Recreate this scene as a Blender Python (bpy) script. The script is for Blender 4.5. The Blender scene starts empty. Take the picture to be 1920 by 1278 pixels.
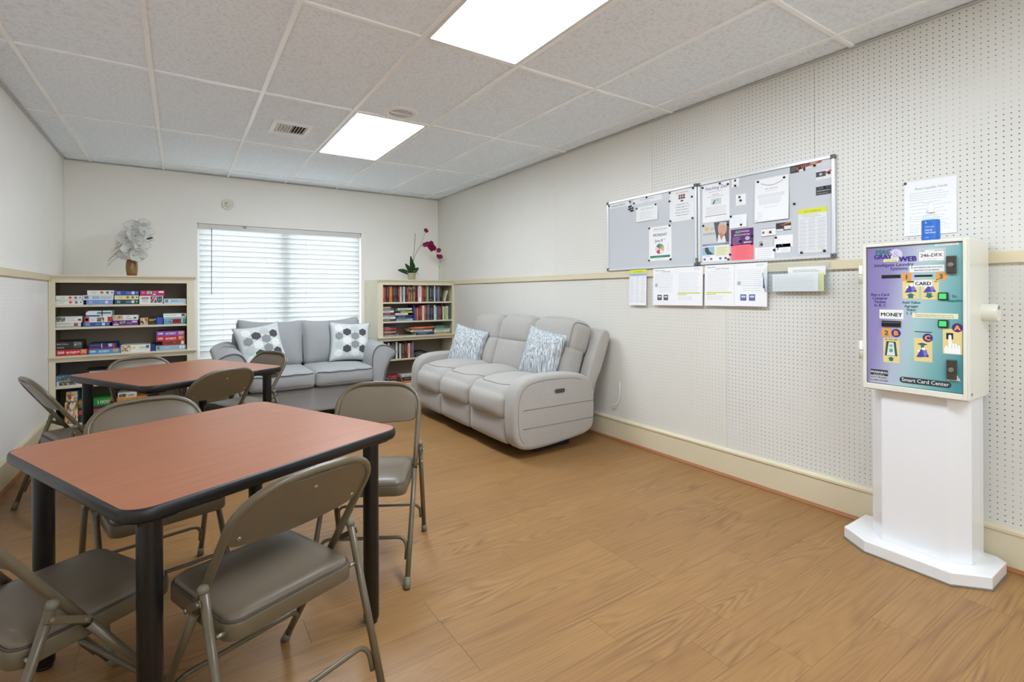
import bpy, bmesh, math, random
from mathutils import Vector, Matrix
random.seed(7)
R = math.radians
scene = bpy.context.scene
COL = scene.collection

# ------------------------------------------------------------------ camera, world, lights, exposure
XL, XR, YB, YF, ZC = -0.962, 3.127, 6.617, -2.60, 2.618
cam_d = bpy.data.cameras.new('camera')
cam = bpy.data.objects.new('camera', cam_d); COL.objects.link(cam)
cam_d.sensor_width = 36.0
cam_d.lens = 36.0 * 933.43 / 1920.0
cam_d.shift_y = -(639 - 549.93) / 1920.0
cam_d.clip_start = 0.05
cam.matrix_world = (Matrix.Translation((0, 0, 1.2594)) @ Matrix.Rotation(-0.588575, 4, 'Z')
                    @ Matrix.Rotation(math.pi / 2, 4, 'X') @ Matrix.Rotation(-0.0041, 4, 'Z'))
scene.camera = cam
LIGHT_PANEL = 17.0        # strength of the fluorescent ceiling panels
SKY = 2.9                # daylight outside the window
world = bpy.data.worlds.new('world'); scene.world = world; world.use_nodes = True
wn = world.node_tree.nodes; wn.clear()
wo = wn.new('ShaderNodeOutputWorld'); wb = wn.new('ShaderNodeBackground')
wb.inputs['Color'].default_value = (0.93, 0.96, 1.0, 1); wb.inputs['Strength'].default_value = SKY
world.node_tree.links.new(wb.outputs[0], wo.inputs[0])
scene.view_settings.view_transform = 'Standard'
scene.view_settings.look = 'None'
scene.view_settings.gamma = 1.0
scene.view_settings.use_curve_mapping = False
scene.view_settings.exposure = 0.58
try:
    scene.cycles.max_bounces = 10; scene.cycles.diffuse_bounces = 6
    scene.cycles.caustics_reflective = False; scene.cycles.caustics_refractive = False
    scene.cycles.sample_clamp_indirect = 6.0
except Exception:
    pass

# ------------------------------------------------------------------ helpers: materials
def lin(c):
    return tuple((v / 12.92 if v <= 0.04045 else ((v + 0.055) / 1.055) ** 2.4) for v in [x / 255.0 for x in c])
class NT:
    """tiny node-tree helper"""
    def __init__(self, name):
        self.m = bpy.data.materials.new(name); self.m.use_nodes = True
        self.t = self.m.node_tree; self.b = self.t.nodes['Principled BSDF']
        self.out = [n for n in self.t.nodes if n.type == 'OUTPUT_MATERIAL'][0]
    def n(self, typ, **kw):
        nd = self.t.nodes.new('ShaderNode' + typ)
        for k, v in kw.items():
            if k in nd.inputs: nd.inputs[k].default_value = v
            else: setattr(nd, k, v)
        return nd
    def l(self, a, b): self.t.links.new(a, b)
    def math(self, op, a, b=None, clamp=False):
        nd = self.t.nodes.new('ShaderNodeMath'); nd.operation = op; nd.use_clamp = clamp
        for i, v in enumerate((a, b)):
            if v is None: continue
            if isinstance(v, (int, float)): nd.inputs[i].default_value = v
            else: self.l(v, nd.inputs[i])
        return nd.outputs[0]
    def mix(self, fac, a, b, blend='MIX'):
        nd = self.t.nodes.new('ShaderNodeMix'); nd.data_type = 'RGBA'; nd.blend_type = blend
        if isinstance(fac, (int, float)): nd.inputs[0].default_value = fac
        else: self.l(fac, nd.inputs[0])
        for i, v in ((6, a), (7, b)):
            if isinstance(v, tuple): nd.inputs[i].default_value = v if len(v) == 4 else v + (1,)
            else: self.l(v, nd.inputs[i])
        return nd.outputs[2]
    def ramp(self, fac, stops, interp='LINEAR'):
        nd = self.t.nodes.new('ShaderNodeValToRGB'); cr = nd.color_ramp; cr.interpolation = interp
        while len(cr.elements) < len(stops): cr.elements.new(0.5)
        for e, (p, c) in zip(cr.elements, stops):
            e.position = p; e.color = c if len(c) == 4 else tuple(c) + (1,)
        self.l(fac, nd.inputs[0]); return nd.outputs[0]
    def coords(self, scale=(1, 1, 1), kind='Object', rnd=0.0):
        tc = self.n('TexCoord'); mp = self.n('Mapping'); mp.inputs['Scale'].default_value = scale
        src = tc.outputs[kind]
        if rnd:
            oi = self.n('ObjectInfo'); cm = self.n('CombineXYZ')
            s = self.math('MULTIPLY', oi.outputs['Random'], rnd)
            s2 = self.math('MULTIPLY', oi.outputs['Random'], rnd * 7.13)
            self.l(s, cm.inputs[0]); self.l(s2, cm.inputs[1]); self.l(s, cm.inputs[2])
            va = self.n('VectorMath'); va.operation = 'ADD'
            self.l(src, va.inputs[0]); self.l(cm.outputs[0], va.inputs[1]); src = va.outputs[0]
        self.l(src, mp.inputs['Vector']); return mp.outputs[0]
    def noise(self, vec, scale, detail=2.0, rough=0.5, dist=0.0):
        nd = self.n('TexNoise'); nd.inputs['Scale'].default_value = scale; nd.inputs['Detail'].default_value = detail
        nd.inputs['Roughness'].default_value = rough; nd.inputs['Distortion'].default_value = dist
        self.l(vec, nd.inputs['Vector']); return nd.outputs[0]
    def bump(self, h, strength=0.3, dist=0.002):
        nd = self.n('Bump'); nd.inputs['Strength'].default_value = strength; nd.inputs['Distance'].default_value = dist
        self.l(h, nd.inputs['Height']); self.l(nd.outputs[0], self.b.inputs['Normal'])
    def base(self, c):
        if isinstance(c, tuple): self.b.inputs['Base Color'].default_value = c + (1,)
        else: self.l(c, self.b.inputs['Base Color'])
MATS = {}
def mat(name, rgb=None, rough=0.5, metal=0.0, grain=0.0, gscale=60.0, bump=0.0, bscale=200.0, spec=None, coat=0.0):
    """painted / plastic / fabric material: flat colour with slight procedural mottling and optional relief"""
    if name in MATS: return MATS[name]
    k = NT(name); c = lin(rgb)
    if grain:
        f = k.noise(k.coords(), gscale, 3.0)
        k.base(k.mix(f, tuple(max(0, v * (1 - grain)) for v in c), tuple(min(1, v * (1 + grain)) for v in c)))
    else:
        k.base(c)
    k.b.inputs['Roughness'].default_value = rough; k.b.inputs['Metallic'].default_value = metal
    if spec is not None: k.b.inputs['Specular IOR Level'].default_value = spec
    if coat: k.b.inputs['Coat Weight'].default_value = coat
    if bump: k.bump(k.noise(k.coords(), bscale, 2.0), bump, 0.002)
    MATS[name] = k.m; return k.m
def ink(rgb):
    return mat('print_%02x%02x%02x' % tuple(int(v) for v in rgb), rgb, 0.6)

# ------------------------------------------------------------------ helpers: objects
def setp(o, label=None, cat=None, group=None, kind=None):
    if label: o['label'] = label
    if cat: o['category'] = cat
    if group: o['group'] = group
    if kind: o['kind'] = kind
    return o
def thing(name, loc, label, cat, group=None, rz=0.0):
    o = bpy.data.objects.new(name, None); COL.objects.link(o); o.location = loc; o.rotation_euler = (0, 0, rz)
    o.empty_display_size = 0.1
    return setp(o, label, cat, group)
def world_off(p):
    v = Vector((0, 0, 0))
    while p is not None: v += Vector(p.location); p = p.parent
    return v
def put(name, me, m, parent=None, smooth=False, rel=True):
    """link a mesh (vertices in world coordinates) as one object; under a parent its vertices become relative to it.
    a mesh kept in local coordinates (rel=False) stays as it is"""
    if isinstance(me, bmesh.types.BMesh):
        b = me; me = bpy.data.meshes.new(name); b.to_mesh(me); b.free()
    if m is not None:
        for mm in (m if isinstance(m, (list, tuple)) else [m]):
            me.materials.append(mm)
    if smooth:
        for p in me.polygons: p.use_smooth = True
        try: me.set_sharp_from_angle(angle=R(40))
        except Exception: pass
    o = bpy.data.objects.new(name, me); COL.objects.link(o)
    if parent is not None:
        if rel: me.transform(Matrix.Translation(-world_off(parent)))
        o.parent = parent
    return o
def solo(name, me, m, label, cat, group=None, smooth=False):
    """a one-mesh thing, its origin at the bottom centre of its bounding box"""
    o = put(name, me, m, None, smooth)
    vs = [v.co for v in o.data.vertices]
    c = Vector(((min(v.x for v in vs) + max(v.x for v in vs)) / 2, (min(v.y for v in vs) + max(v.y for v in vs)) / 2, min(v.z for v in vs)))
    o.data.transform(Matrix.Translation(-c)); o.location = c
    return setp(o, label, cat, group)
def struct(name, me, m, parent=None, smooth=False):
    o = put(name, me, m, parent, smooth)
    if parent is None: o['kind'] = 'structure'
    return o
def copy_tree(o, parent=None):
    c = o.copy(); COL.objects.link(c); c.parent = parent
    for ch in list(o.children): copy_tree(ch, c)
    return c

# ------------------------------------------------------------------ helpers: shapes
def bm_box(bm, x0, x1, y0, y1, z0, z1, bev=0.0, seg=1, M=None, mi=0):
    r = bmesh.ops.create_cube(bm, size=1.0)
    vs = r['verts']
    for v in vs:
        v.co = Vector(((x0 + x1) / 2 + v.co.x * (x1 - x0), (y0 + y1) / 2 + v.co.y * (y1 - y0), (z0 + z1) / 2 + v.co.z * (z1 - z0)))
    fs = {f for v in vs for f in v.link_faces}
    for f in fs: f.material_index = mi
    if bev > 0:
        es = {e for v in vs for e in v.link_edges}
        r2 = bmesh.ops.bevel(bm, geom=list(es), offset=bev, offset_type='OFFSET', segments=seg, profile=0.5, affect='EDGES', clamp_overlap=True)
        vs = list({v for f in r2['faces'] for v in f.verts} | {v for v in vs if v.is_valid})
    if M is not None:
        for v in vs: v.co = M @ v.co
    return vs
def box(x0, x1, y0, y1, z0, z1, bev=0.0, seg=1, M=None):
    bm = bmesh.new(); bm_box(bm, min(x0, x1), max(x0, x1), min(y0, y1), max(y0, y1), min(z0, z1), max(z0, z1), bev, seg, M); return bm
def bm_tube(bm, pts, r, seg=10, closed=False, caps=True, mi=0):
    pts = [Vector(p) for p in pts]; n = len(pts); rings = []
    rr = r if isinstance(r, (list, tuple)) else [r] * n
    prev = None
    for i, p in enumerate(pts):
        if closed: t = (pts[(i + 1) % n] - pts[i - 1])
        else: t = (pts[min(i + 1, n - 1)] - pts[max(i - 1, 0)])
        t.normalize()
        if prev is None:
            a = Vector((0, 0, 1)) if abs(t.z) < 0.9 else Vector((1, 0, 0))
            u = t.cross(a).normalized()
        else:
            u = (prev - t * prev.dot(t))
            u = u.normalized() if u.length > 1e-6 else t.orthogonal().normalized()
        prev = u; w = t.cross(u)
        rings.append([bm.verts.new(p + (u * math.cos(2 * math.pi * k / seg) + w * math.sin(2 * math.pi * k / seg)) * rr[i]) for k in range(seg)])
    m = n if closed else n - 1
    for i in range(m):
        a, b = rings[i], rings[(i + 1) % n]
        for k in range(seg):
            f = bm.faces.new((a[k], a[(k + 1) % seg], b[(k + 1) % seg], b[k])); f.smooth = True; f.material_index = mi
    if caps and not closed:
        bm.faces.new(rings[0][::-1]).material_index = mi; bm.faces.new(rings[-1]).material_index = mi
def tube(pts, r, seg=10, closed=False):
    bm = bmesh.new(); bm_tube(bm, pts, r, seg, closed); bmesh.ops.recalc_face_normals(bm, faces=bm.faces[:]); return bm
def bm_lathe(bm, prof, c=(0, 0, 0), seg=24, M=None, mi=0):
    rings = []
    for (r, z) in prof:
        if r < 1e-6: rings.append([bm.verts.new((c[0], c[1], c[2] + z))])
        else: rings.append([bm.verts.new((c[0] + r * math.cos(2 * math.pi * k / seg), c[1] + r * math.sin(2 * math.pi * k / seg), c[2] + z)) for k in range(seg)])
    for a, b in zip(rings[:-1], rings[1:]):
        for k in range(seg):
            q = [a[k % len(a)], a[(k + 1) % len(a)], b[(k + 1) % len(b)], b[k % len(b)]]
            u = []
            for v in q:
                if v not in u: u.append(v)
            if len(u) >= 3:
                f = bm.faces.new(u); f.smooth = True; f.material_index = mi
    if M is not None:
        for rg in rings:
            for v in rg: v.co = M @ v.co
def lathe(prof, c=(0, 0, 0), seg=24, M=None):
    bm = bmesh.new(); bm_lathe(bm, prof, c, seg, M); bmesh.ops.recalc_face_normals(bm, faces=bm.faces[:]); return bm
def bm_prism(bm, poly, f3, a, b, bev=0.0, seg=2, mi=0):
    """extrude polygon poly [(p,q)] from a to b; f3(p,q,t) gives the 3D point"""
    A = [bm.verts.new(f3(p, q, a)) for p, q in poly]; B = [bm.verts.new(f3(p, q, b)) for p, q in poly]
    n = len(poly); fa = bm.faces.new(A[::-1]); fb = bm.faces.new(B)
    fs = [fa, fb] + [bm.faces.new((A[i], A[(i + 1) % n], B[(i + 1) % n], B[i])) for i in range(n)]
    for f in fs: f.material_index = mi
    bmesh.ops.recalc_face_normals(bm, faces=fs)
    if bev > 0:
        es = list(fa.edges) + list(fb.edges)
        bmesh.ops.bevel(bm, geom=es, offset=bev, offset_type='OFFSET', segments=seg, profile=0.5, affect='EDGES', clamp_overlap=True)
def prism(poly, f3, a, b, bev=0.0, seg=2):
    bm = bmesh.new(); bm_prism(bm, poly, f3, a, b, bev, seg); return bm
def smooth_poly(pts, it=2):
    for _ in range(it):
        q = []
        for i in range(len(pts)):
            a, b = pts[i], pts[(i + 1) % len(pts)]
            q += [(a[0] * .75 + b[0] * .25, a[1] * .75 + b[1] * .25), (a[0] * .25 + b[0] * .75, a[1] * .25 + b[1] * .75)]
        pts = q
    return pts
def rrect(x0, x1, y0, y1, r, seg=5):
    p = []
    for cx, cy, a0 in ((x1 - r, y1 - r, 0), (x0 + r, y1 - r, 90), (x0 + r, y0 + r, 180), (x1 - r, y0 + r, 270)):
        for k in range(seg + 1):
            a = R(a0 + 90.0 * k / seg); p.append((cx + r * math.cos(a), cy + r * math.sin(a)))
    return p
def soft_map(u, c, h, r, puff=(0, 0, 0), M=None, deform=None, lift=0.0):
    """point of the puffed block for cube coordinate u (one component at +-1)"""
    u = Vector(u); p = Vector((u.x * h[0], u.y * h[1], u.z * h[2]))
    q = Vector([max(-(h[i] - r), min(h[i] - r, p[i])) for i in range(3)])
    e = p - q
    if e.length > 1e-9 and sum(1 for i in range(3) if abs(e[i]) > 1e-9) > 1:
        p = q + e.normalized() * max(abs(e[i]) for i in range(3))
    for i in range(3):
        j, k = (i + 1) % 3, (i + 2) % 3
        if abs(u[i]) > 0.3: p[i] += puff[i] * (1 - u[j] ** 2) * (1 - u[k] ** 2) * u[i]
    if deform: p = Vector(deform(p, u))
    if lift: p += e.normalized() * lift if e.length > 1e-9 else Vector((0, 0, 0))
    return p + Vector(c) if M is None else M @ p
def soft(c, h, r, puff=(0, 0, 0), M=None, n=12, deform=None):
    """rounded, puffed cushion block: centre c, half sizes h, edge radius r, puff per axis"""
    bm = bmesh.new(); cache = {}
    ts = [-math.cos(math.pi * i / n) for i in range(n + 1)]
    ts = [0.55 * t + 0.45 * (2.0 * i / n - 1) for i, t in enumerate(ts)]
    def V(a, b, d):
        key = (round(a, 5), round(b, 5), round(d, 5))
        if key not in cache: cache[key] = bm.verts.new(soft_map((a, b, d), c, h, r, puff, M, deform))
        return cache[key]
    for ax in range(3):
        for s in (-1.0, 1.0):
            for i in range(n):
                for j in range(n):
                    q = []
                    for (di, dj) in ((0, 0), (1, 0), (1, 1), (0, 1)):
                        t = [0, 0, 0]; t[ax] = s; t[(ax + 1) % 3] = ts[i + di]; t[(ax + 2) % 3] = ts[j + dj]
                        q.append(V(*t))
                    f = bm.faces.new(q if s > 0 else q[::-1]); f.smooth = True
    return bm
def TR(loc, rx=0, ry=0, rz=0):
    return Matrix.Translation(loc) @ Matrix.Rotation(rz, 4, 'Z') @ Matrix.Rotation(ry, 4, 'Y') @ Matrix.Rotation(rx, 4, 'X')

class Sheet:
    """flat print on a face: u to the right, v down from the top-left corner o; X right, Y up, N out"""
    def __init__(self, o, X, Y):
        self.o = Vector(o); self.X = Vector(X); self.Y = Vector(Y); self.N = self.X.cross(self.Y)
        self.bm = bmesh.new(); self.mats = []; self.h = 0.0004
    def mi(self, rgb):
        m = ink(rgb) if not isinstance(rgb, bpy.types.Material) else rgb
        if m not in self.mats: self.mats.append(m)
        return self.mats.index(m)
    def p(self, u, v, h=None): return self.o + self.X * u - self.Y * v + self.N * (self.h if h is None else h)
    def poly(self, pts, rgb, h=None):
        f = self.bm.faces.new([self.bm.verts.new(self.p(u, v, h)) for u, v in pts]); f.material_index = self.mi(rgb)
        f.normal_update()
        if f.normal.dot(self.N) < 0: f.normal_flip()
    def rect(self, u0, v0, u1, v1, rgb, h=None): self.poly([(u0, v0), (u1, v0), (u1, v1), (u0, v1)], rgb, h)
    def disc(self, u, v, r, rgb, h=None, ry=None, n=20):
        ry = ry or r
        self.poly([(u + r * math.cos(2 * math.pi * k / n), v + ry * math.sin(2 * math.pi * k / n)) for k in range(n)], rgb, h)
    def lines(self, u0, v0, u1, v1, n, rgb=(120, 120, 125), th=0.0016, rag=0.25, h=None, indent=0.0):
        for i in range(n):
            v = v0 + (v1 - v0) * i / max(1, n - 1); w = (u1 - u0) * (1 - random.random() * rag)
            x = u0 + (random.random() * indent if indent else 0)
            while x < u0 + w - 0.002:
                L = min(random.uniform(0.006, 0.03), u0 + w - x)
                self.rect(x, v - th / 2, x + L, v + th / 2, rgb, h); x += L + 0.0022
    def text(self, s, u, v, size, rgb, align='LEFT', bold=0.0, h=None, sx=1.0, shear=0.0):
        """baseline at v"""
        cu = bpy.data.curves.new('t', 'FONT'); cu.body = s; cu.size = size; cu.align_x = align; cu.resolution_u = 2; cu.shear = shear
        ob = bpy.data.objects.new('t', cu); me = bpy.data.meshes.new_from_object(ob)
        mi = self.mi(rgb); hh = self.h * 1.5 if h is None else h
        for n_, (du, dv) in enumerate([(0, 0)] if not bold else [(-bold * .6, 0), (bold * .6, 0), (0, bold * .35), (0, -bold * .35)]):   # heavier strokes
            vs = [self.bm.verts.new(self.p(u + du + q.co.x * sx, v - q.co.y + dv, hh + .00001 * n_)) for q in me.vertices]
            for f in me.polygons:
                try:
                    g = self.bm.faces.new([vs[i] for i in f.vertices]); g.material_index = mi; g.normal_update()
                    if g.normal.dot(self.N) < 0: g.normal_flip()
                except ValueError: pass
        bpy.data.objects.remove(ob); bpy.data.curves.remove(cu); bpy.data.meshes.remove(me)
    def done(self, name, parent):
        if not len(self.bm.faces): self.bm.free(); return None
        return put(name, self.bm, self.mats, parent)

# ------------------------------------------------------------------ surface materials
def pegboard(name, rgb, dark, rad, fade):
    k = NT(name); tc = k.n('TexCoord'); sp = k.n('SeparateXYZ'); k.l(tc.outputs['Object'], sp.inputs[0])
    a = k.math('SUBTRACT', k.math('FRACT', k.math('MULTIPLY', k.math('ADD', sp.outputs[1], 50 * 0.0254 + 0.006), 1 / 0.0254)), 0.5)
    b = k.math('SUBTRACT', k.math('FRACT', k.math('MULTIPLY', k.math('ADD', sp.outputs[2], 0.004), 1 / 0.0254)), 0.5)
    d = k.math('SQRT', k.math('ADD', k.math('MULTIPLY', a, a), k.math('MULTIPLY', b, b)))
    hole = k.math('MULTIPLY', k.math('SUBTRACT', rad + 0.02, d), 1 / 0.04, True)
    nz = k.noise(k.coords(), 1.7, 3.0, 0.6)
    amt = k.math('ADD', k.math('MULTIPLY', k.math('SUBTRACT', nz, 0.30), 5.0, True), 0.1, True)
    fac = k.math('MULTIPLY', hole, k.math('MULTIPLY', amt, fade))
    c = lin(rgb); mott = k.noise(k.coords(), 3.0, 4.0)
    wall = k.mix(mott, tuple(v * 0.96 for v in c), tuple(min(1, v * 1.03) for v in c))
    k.base(k.mix(fac, wall, lin(dark)))
    k.b.inputs['Roughness'].default_value = 0.42
    k.bump(k.math('SUBTRACT', 1.0, hole), 0.25, 0.002)
    MATS[name] = k.m; return k.m
M_PEG = pegboard('pegboard_paint', (222, 220, 214), (58, 56, 52), 0.104, 1.0)
M_PEGF = pegboard('pegboard_paint_filled', (223, 220, 212), (140, 134, 124), 0.10, 0.75)
M_PEGL = pegboard('pegboard_paint_thick', (247, 245, 241), (190, 184, 174), 0.10, 0.5)
M_WALL = mat('wall_paint', (243, 240, 234), 0.6, grain=0.03, gscale=2.5)
M_CREAM = mat('cream_paint', (222, 212, 186), 0.38, grain=0.03, gscale=5)
M_CREAM2 = mat('cream_trim_paint', (218, 206, 176), 0.4, grain=0.04, gscale=4)
M_SHOE = mat('shoe_moulding_wood', (156, 98, 58), 0.45, grain=0.15, gscale=20)
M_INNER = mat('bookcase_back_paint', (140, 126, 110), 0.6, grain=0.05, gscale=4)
M_WHITE = mat('white_paint', (238, 238, 236), 0.35)
M_GRID = mat('ceiling_grid_metal', (250, 250, 250), 0.2)

def make_wood():
    k = NT('oak_plank')
    v = k.coords((1, 1, 1), 'Object', 13.0)
    mp = k.n('Mapping'); mp.inputs['Scale'].default_value = (0.75, 7.5, 1.0); k.l(v, mp.inputs['Vector'])
    warp = k.noise(mp.outputs[0], 1.0, 1.0, 0.45, 0.0)
    sp = k.n('SeparateXYZ'); k.l(v, sp.inputs[0])
    # contour lines of a stretched noise field give the cathedral figure of flat-sawn oak
    ph = k.math('ADD', k.math('MULTIPLY', warp, 20.0), k.math('MULTIPLY', sp.outputs[1], 8.0))
    ring = k.math('ABSOLUTE', k.math('SUBTRACT', k.math('FRACT', ph), 0.5))
    ring = k.math('POWER', k.math('MULTIPLY', ring, 2.0), 1.6)
    mp2 = k.n('Mapping'); mp2.inputs['Scale'].default_value = (2.2, 150.0, 1.0); k.l(v, mp2.inputs['Vector'])
    pore = k.noise(mp2.outputs[0], 1.0, 3.0, 0.65)
    mp3 = k.n('Mapping'); mp3.inputs['Scale'].default_value = (1.4, 5.0, 1.0); k.l(v, mp3.inputs['Vector'])
    big = k.noise(mp3.outputs[0], 1.3, 2.0, 0.5)
    oi = k.n('ObjectInfo')
    base = k.mix(big, lin((139, 101, 58)), lin((170, 130, 82)))
    base = k.mix(k.math('MULTIPLY', oi.outputs['Random'], 0.28), base, lin((128, 87, 52)))
    msk = k.math('MULTIPLY', k.math('SUBTRACT', big, 0.45), 4.0, True)
    c = k.mix(k.math('MULTIPLY', ring, k.math('ADD', k.math('MULTIPLY', msk, 0.48), 0.12)), base, lin((88, 56, 32)))
    pm = k.math('MULTIPLY', k.math('SUBTRACT', pore, 0.50), 3.2, True)
    c = k.mix(k.math('MULTIPLY', pm, 0.62), c, lin((92, 60, 36)))
    k.base(c); k.b.inputs['Roughness'].default_value = 0.42
    k.b.inputs['Specular IOR Level'].default_value = 0.4
    k.bump(pore, 0.08, 0.001); return k.m
M_OAK = make_wood()
M_JOINT = mat('floor_joint', (104, 70, 42), 0.8)

def make_laminate():
    k = NT('cherry_laminate'); v = k.coords((1, 1, 1), 'Object')
    mp = k.n('Mapping'); mp.inputs['Scale'].default_value = (2.0, 26.0, 1.0); k.l(v, mp.inputs['Vector'])
    f = k.noise(mp.outputs[0], 1.5, 5.0, 0.6, 0.4)
    mp2 = k.n('Mapping'); mp2.inputs['Scale'].default_value = (5.0, 200.0, 1.0); k.l(v, mp2.inputs['Vector'])
    g = k.noise(mp2.outputs[0], 1.0, 2.0)
    c = k.mix(f, lin((142, 84, 55)), lin((180, 114, 80)))
    c = k.mix(k.math('MULTIPLY', g, 0.25), c, lin((108, 58, 38)))
    k.base(c); k.b.inputs['Roughness'].default_value = 0.36; k.b.inputs['Specular IOR Level'].default_value = 0.4; return k.m
M_LAM = make_laminate()

def make_tile():
    k = NT('fissured_ceiling_tile'); v = k.coords((1, 1, 1), 'Object', 9.0)
    mp = k.n('Mapping'); mp.inputs['Scale'].default_value = (52.0, 96.0, 1.0); mp.inputs['Rotation'].default_value = (0, 0, 0.25); k.l(v, mp.inputs['Vector'])
    a = k.noise(mp.outputs[0], 1.5, 2.0, 0.55, 1.6)
    worm = k.math('SUBTRACT', 1.0, k.math('MULTIPLY', k.math('ABSOLUTE', k.math('SUBTRACT', a, 0.5)), 34.0), True)
    b = k.noise(v, 46.0, 2.0, 0.6)
    gate = k.math('MULTIPLY', k.math('SUBTRACT', b, 0.50), 14.0, True)
    fis = k.math('MULTIPLY', worm, gate)
    mp2 = k.n('Mapping'); mp2.inputs['Scale'].default_value = (260.0, 260.0, 1.0); k.l(v, mp2.inputs['Vector'])
    pin = k.math('MULTIPLY', k.math('SUBTRACT', k.noise(mp2.outputs[0], 1.0, 1.0), 0.66), 12.0, True)
    fac = k.math('MAXIMUM', k.math('MULTIPLY', fis, 0.68), k.math('MULTIPLY', pin, 0.3))
    k.base(k.mix(fac, lin((240, 247, 254)), lin((104, 108, 114))))
    k.b.inputs['Roughness'].default_value = 0.9
    k.bump(k.math('SUBTRACT', 1.0, fac), 0.4, 0.003); return k.m
M_TILE = make_tile()

def make_emit(name, rgb, s):
    k = NT(name); k.base((0.9, 0.9, 0.9)); k.b.inputs['Emission Color'].default_value = lin(rgb) + (1,)
    k.b.inputs['Emission Strength'].default_value = s; return k.m
M_PANEL = make_emit('lit_diffuser', (232, 244, 255), LIGHT_PANEL)

def make_slat():
    k = NT('blind_slat_vinyl'); t = k.t
    k.base(lin((244, 244, 244))); k.b.inputs['Roughness'].default_value = 0.4
    tr = k.n('BsdfTranslucent'); tr.inputs['Color'].default_value = (0.9, 0.9, 0.9, 1)
    mx = k.n('MixShader'); mx.inputs[0].default_value = 0.12
    k.l(k.b.outputs[0], mx.inputs[1]); k.l(tr.outputs[0], mx.inputs[2]); k.l(mx.outputs[0], k.out.inputs['Surface']); return k.m
M_SLAT = make_slat()
def make_glass(name, rgb=(245, 250, 250), rough=0.02, alpha=0.16):
    k = NT(name); k.base(lin(rgb)); k.b.inputs['Roughness'].default_value = rough
    tr = k.n('BsdfTransparent'); tr.inputs['Color'].default_value = lin(rgb) + (1,)
    mx = k.n('MixShader'); mx.inputs[0].default_value = alpha
    k.l(tr.outputs[0], mx.inputs[1]); k.l(k.b.outputs[0], mx.inputs[2]); k.l(mx.outputs[0], k.out.inputs['Surface']); return k.m
M_GLASS = make_glass('window_glass', alpha=0.06)
M_ACRYL = make_glass('clear_acrylic', (250, 252, 253), 0.04, 0.07)

def make_fabric(name, rgb, amp=0.22, sc=(260, 260, 260)):
    k = NT(name); v = k.coords()
    mp = k.n('Mapping'); mp.inputs['Scale'].default_value = sc; k.l(v, mp.inputs['Vector'])
    f = k.noise(mp.outputs[0], 1.0, 3.0, 0.7); g = k.noise(v, 9.0, 3.0, 0.6)
    c = lin(rgb)
    a = k.mix(f, tuple(x * (1 - amp) for x in c), tuple(min(1, x * (1 + amp)) for x in c))
    k.base(k.mix(k.math('MULTIPLY', g, 0.22), a, tuple(x * 0.72 for x in c)))
    k.b.inputs['Roughness'].default_value = 0.95; k.b.inputs['Sheen Weight'].default_value = 0.25
    k.bump(f, 0.25, 0.002); return k.m
M_LOVE = make_fabric('loveseat_chenille', (160, 161, 162))
M_LOVE_P = mat('loveseat_piping_cloth', (110, 112, 114), 0.9)
M_RECL = make_fabric('recliner_weave', (170, 165, 159), 0.42, (120, 120, 260))
M_SEAM = mat('upholstery_seam', (136, 131, 126), 0.95)
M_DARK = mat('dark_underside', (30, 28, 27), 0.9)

# ------------------------------------------------------------------ the setting: floor
bm = bmesh.new()
bm_box(bm, XL - .15, XR + .15, YF - .15, YB + .15, -0.12, -0.0035)
floor = struct('floor', bm, M_JOINT)
bm = bmesh.new(); bm_box(bm, XL, XR, YF, 0.53 - 0.0006, -0.0035, 0.0)
put('floor_boards_behind', bm, M_OAK, floor)
pitch, PL = 0.1525, 0.915
plank_me = {}
def plank_mesh(L):
    L = round(L, 3)
    if L not in plank_me:
        b = box(0, L - 0.0007, 0, pitch - 0.0005, -0.0035, 0.0, 0.0003)
        me = bpy.data.meshes.new('plank'); b.to_mesh(me); b.free(); me.materials.append(M_OAK); plank_me[L] = me
    return plank_me[L]
known = {0: 1.765, 3: 1.315, 4: 0.833, 6: 0.827, 7: 1.308}
k = -2
while 0.835 + k * pitch < YB:
    y0 = 0.835 + k * pitch
    j = known.get(k, random.choice([0.83, 1.31, 1.765, 1.05, 1.53, 0.62]))
    x = j - PL * 4
    while x < XR:
        a, b_ = max(x, XL), min(x + PL, XR)
        if b_ - a > 0.02:
            o = bpy.data.objects.new('plank', plank_mesh(b_ - a)); COL.objects.link(o); o.parent = floor; o.location = (a, y0, 0)
        x += PL
    k += 1

# ------------------------------------------------------------------ walls
WX0, WX1, WZ0, WZ1 = 0.165, 2.012, 0.50, 2.066        # window opening
bm = bmesh.new()
bm_box(bm, XL - .12, WX0, YB, YB + .14, -.02, ZC + .15)
bm_box(bm, WX1, XR + .12, YB, YB + .14, -.02, ZC + .15)
bm_box(bm, WX0, WX1, YB, YB + .14, -.02, WZ0)
bm_box(bm, WX0, WX1, YB, YB + .14, WZ1, ZC + .15)
wall_back = struct('wall_back', bm, M_WALL)
wall_right = struct('wall_right', box(XR + .006, XR + .14, YF - .1, YB + .14, -.02, ZC + .15), M_WALL)
wall_left = struct('wall_left', box(XL - .14, XL - .006, YF - .1, YB + .14, -.02, ZC + .15), M_WALL)
FX0, FX1, FZ0, FZ1 = -0.30, 2.45, 0.75, 2.35        # unseen window added behind the camera for more daylight
bm = bmesh.new()
bm_box(bm, XL - .14, FX0, YF - .14, YF, -.02, ZC + .15)
bm_box(bm, FX1, XR + .14, YF - .14, YF, -.02, ZC + .15)
bm_box(bm, FX0, FX1, YF - .14, YF, -.02, FZ0)
bm_box(bm, FX0, FX1, YF - .14, YF, FZ1, ZC + .15)
wall_front = struct('wall_front', bm, M_WALL)
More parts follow.
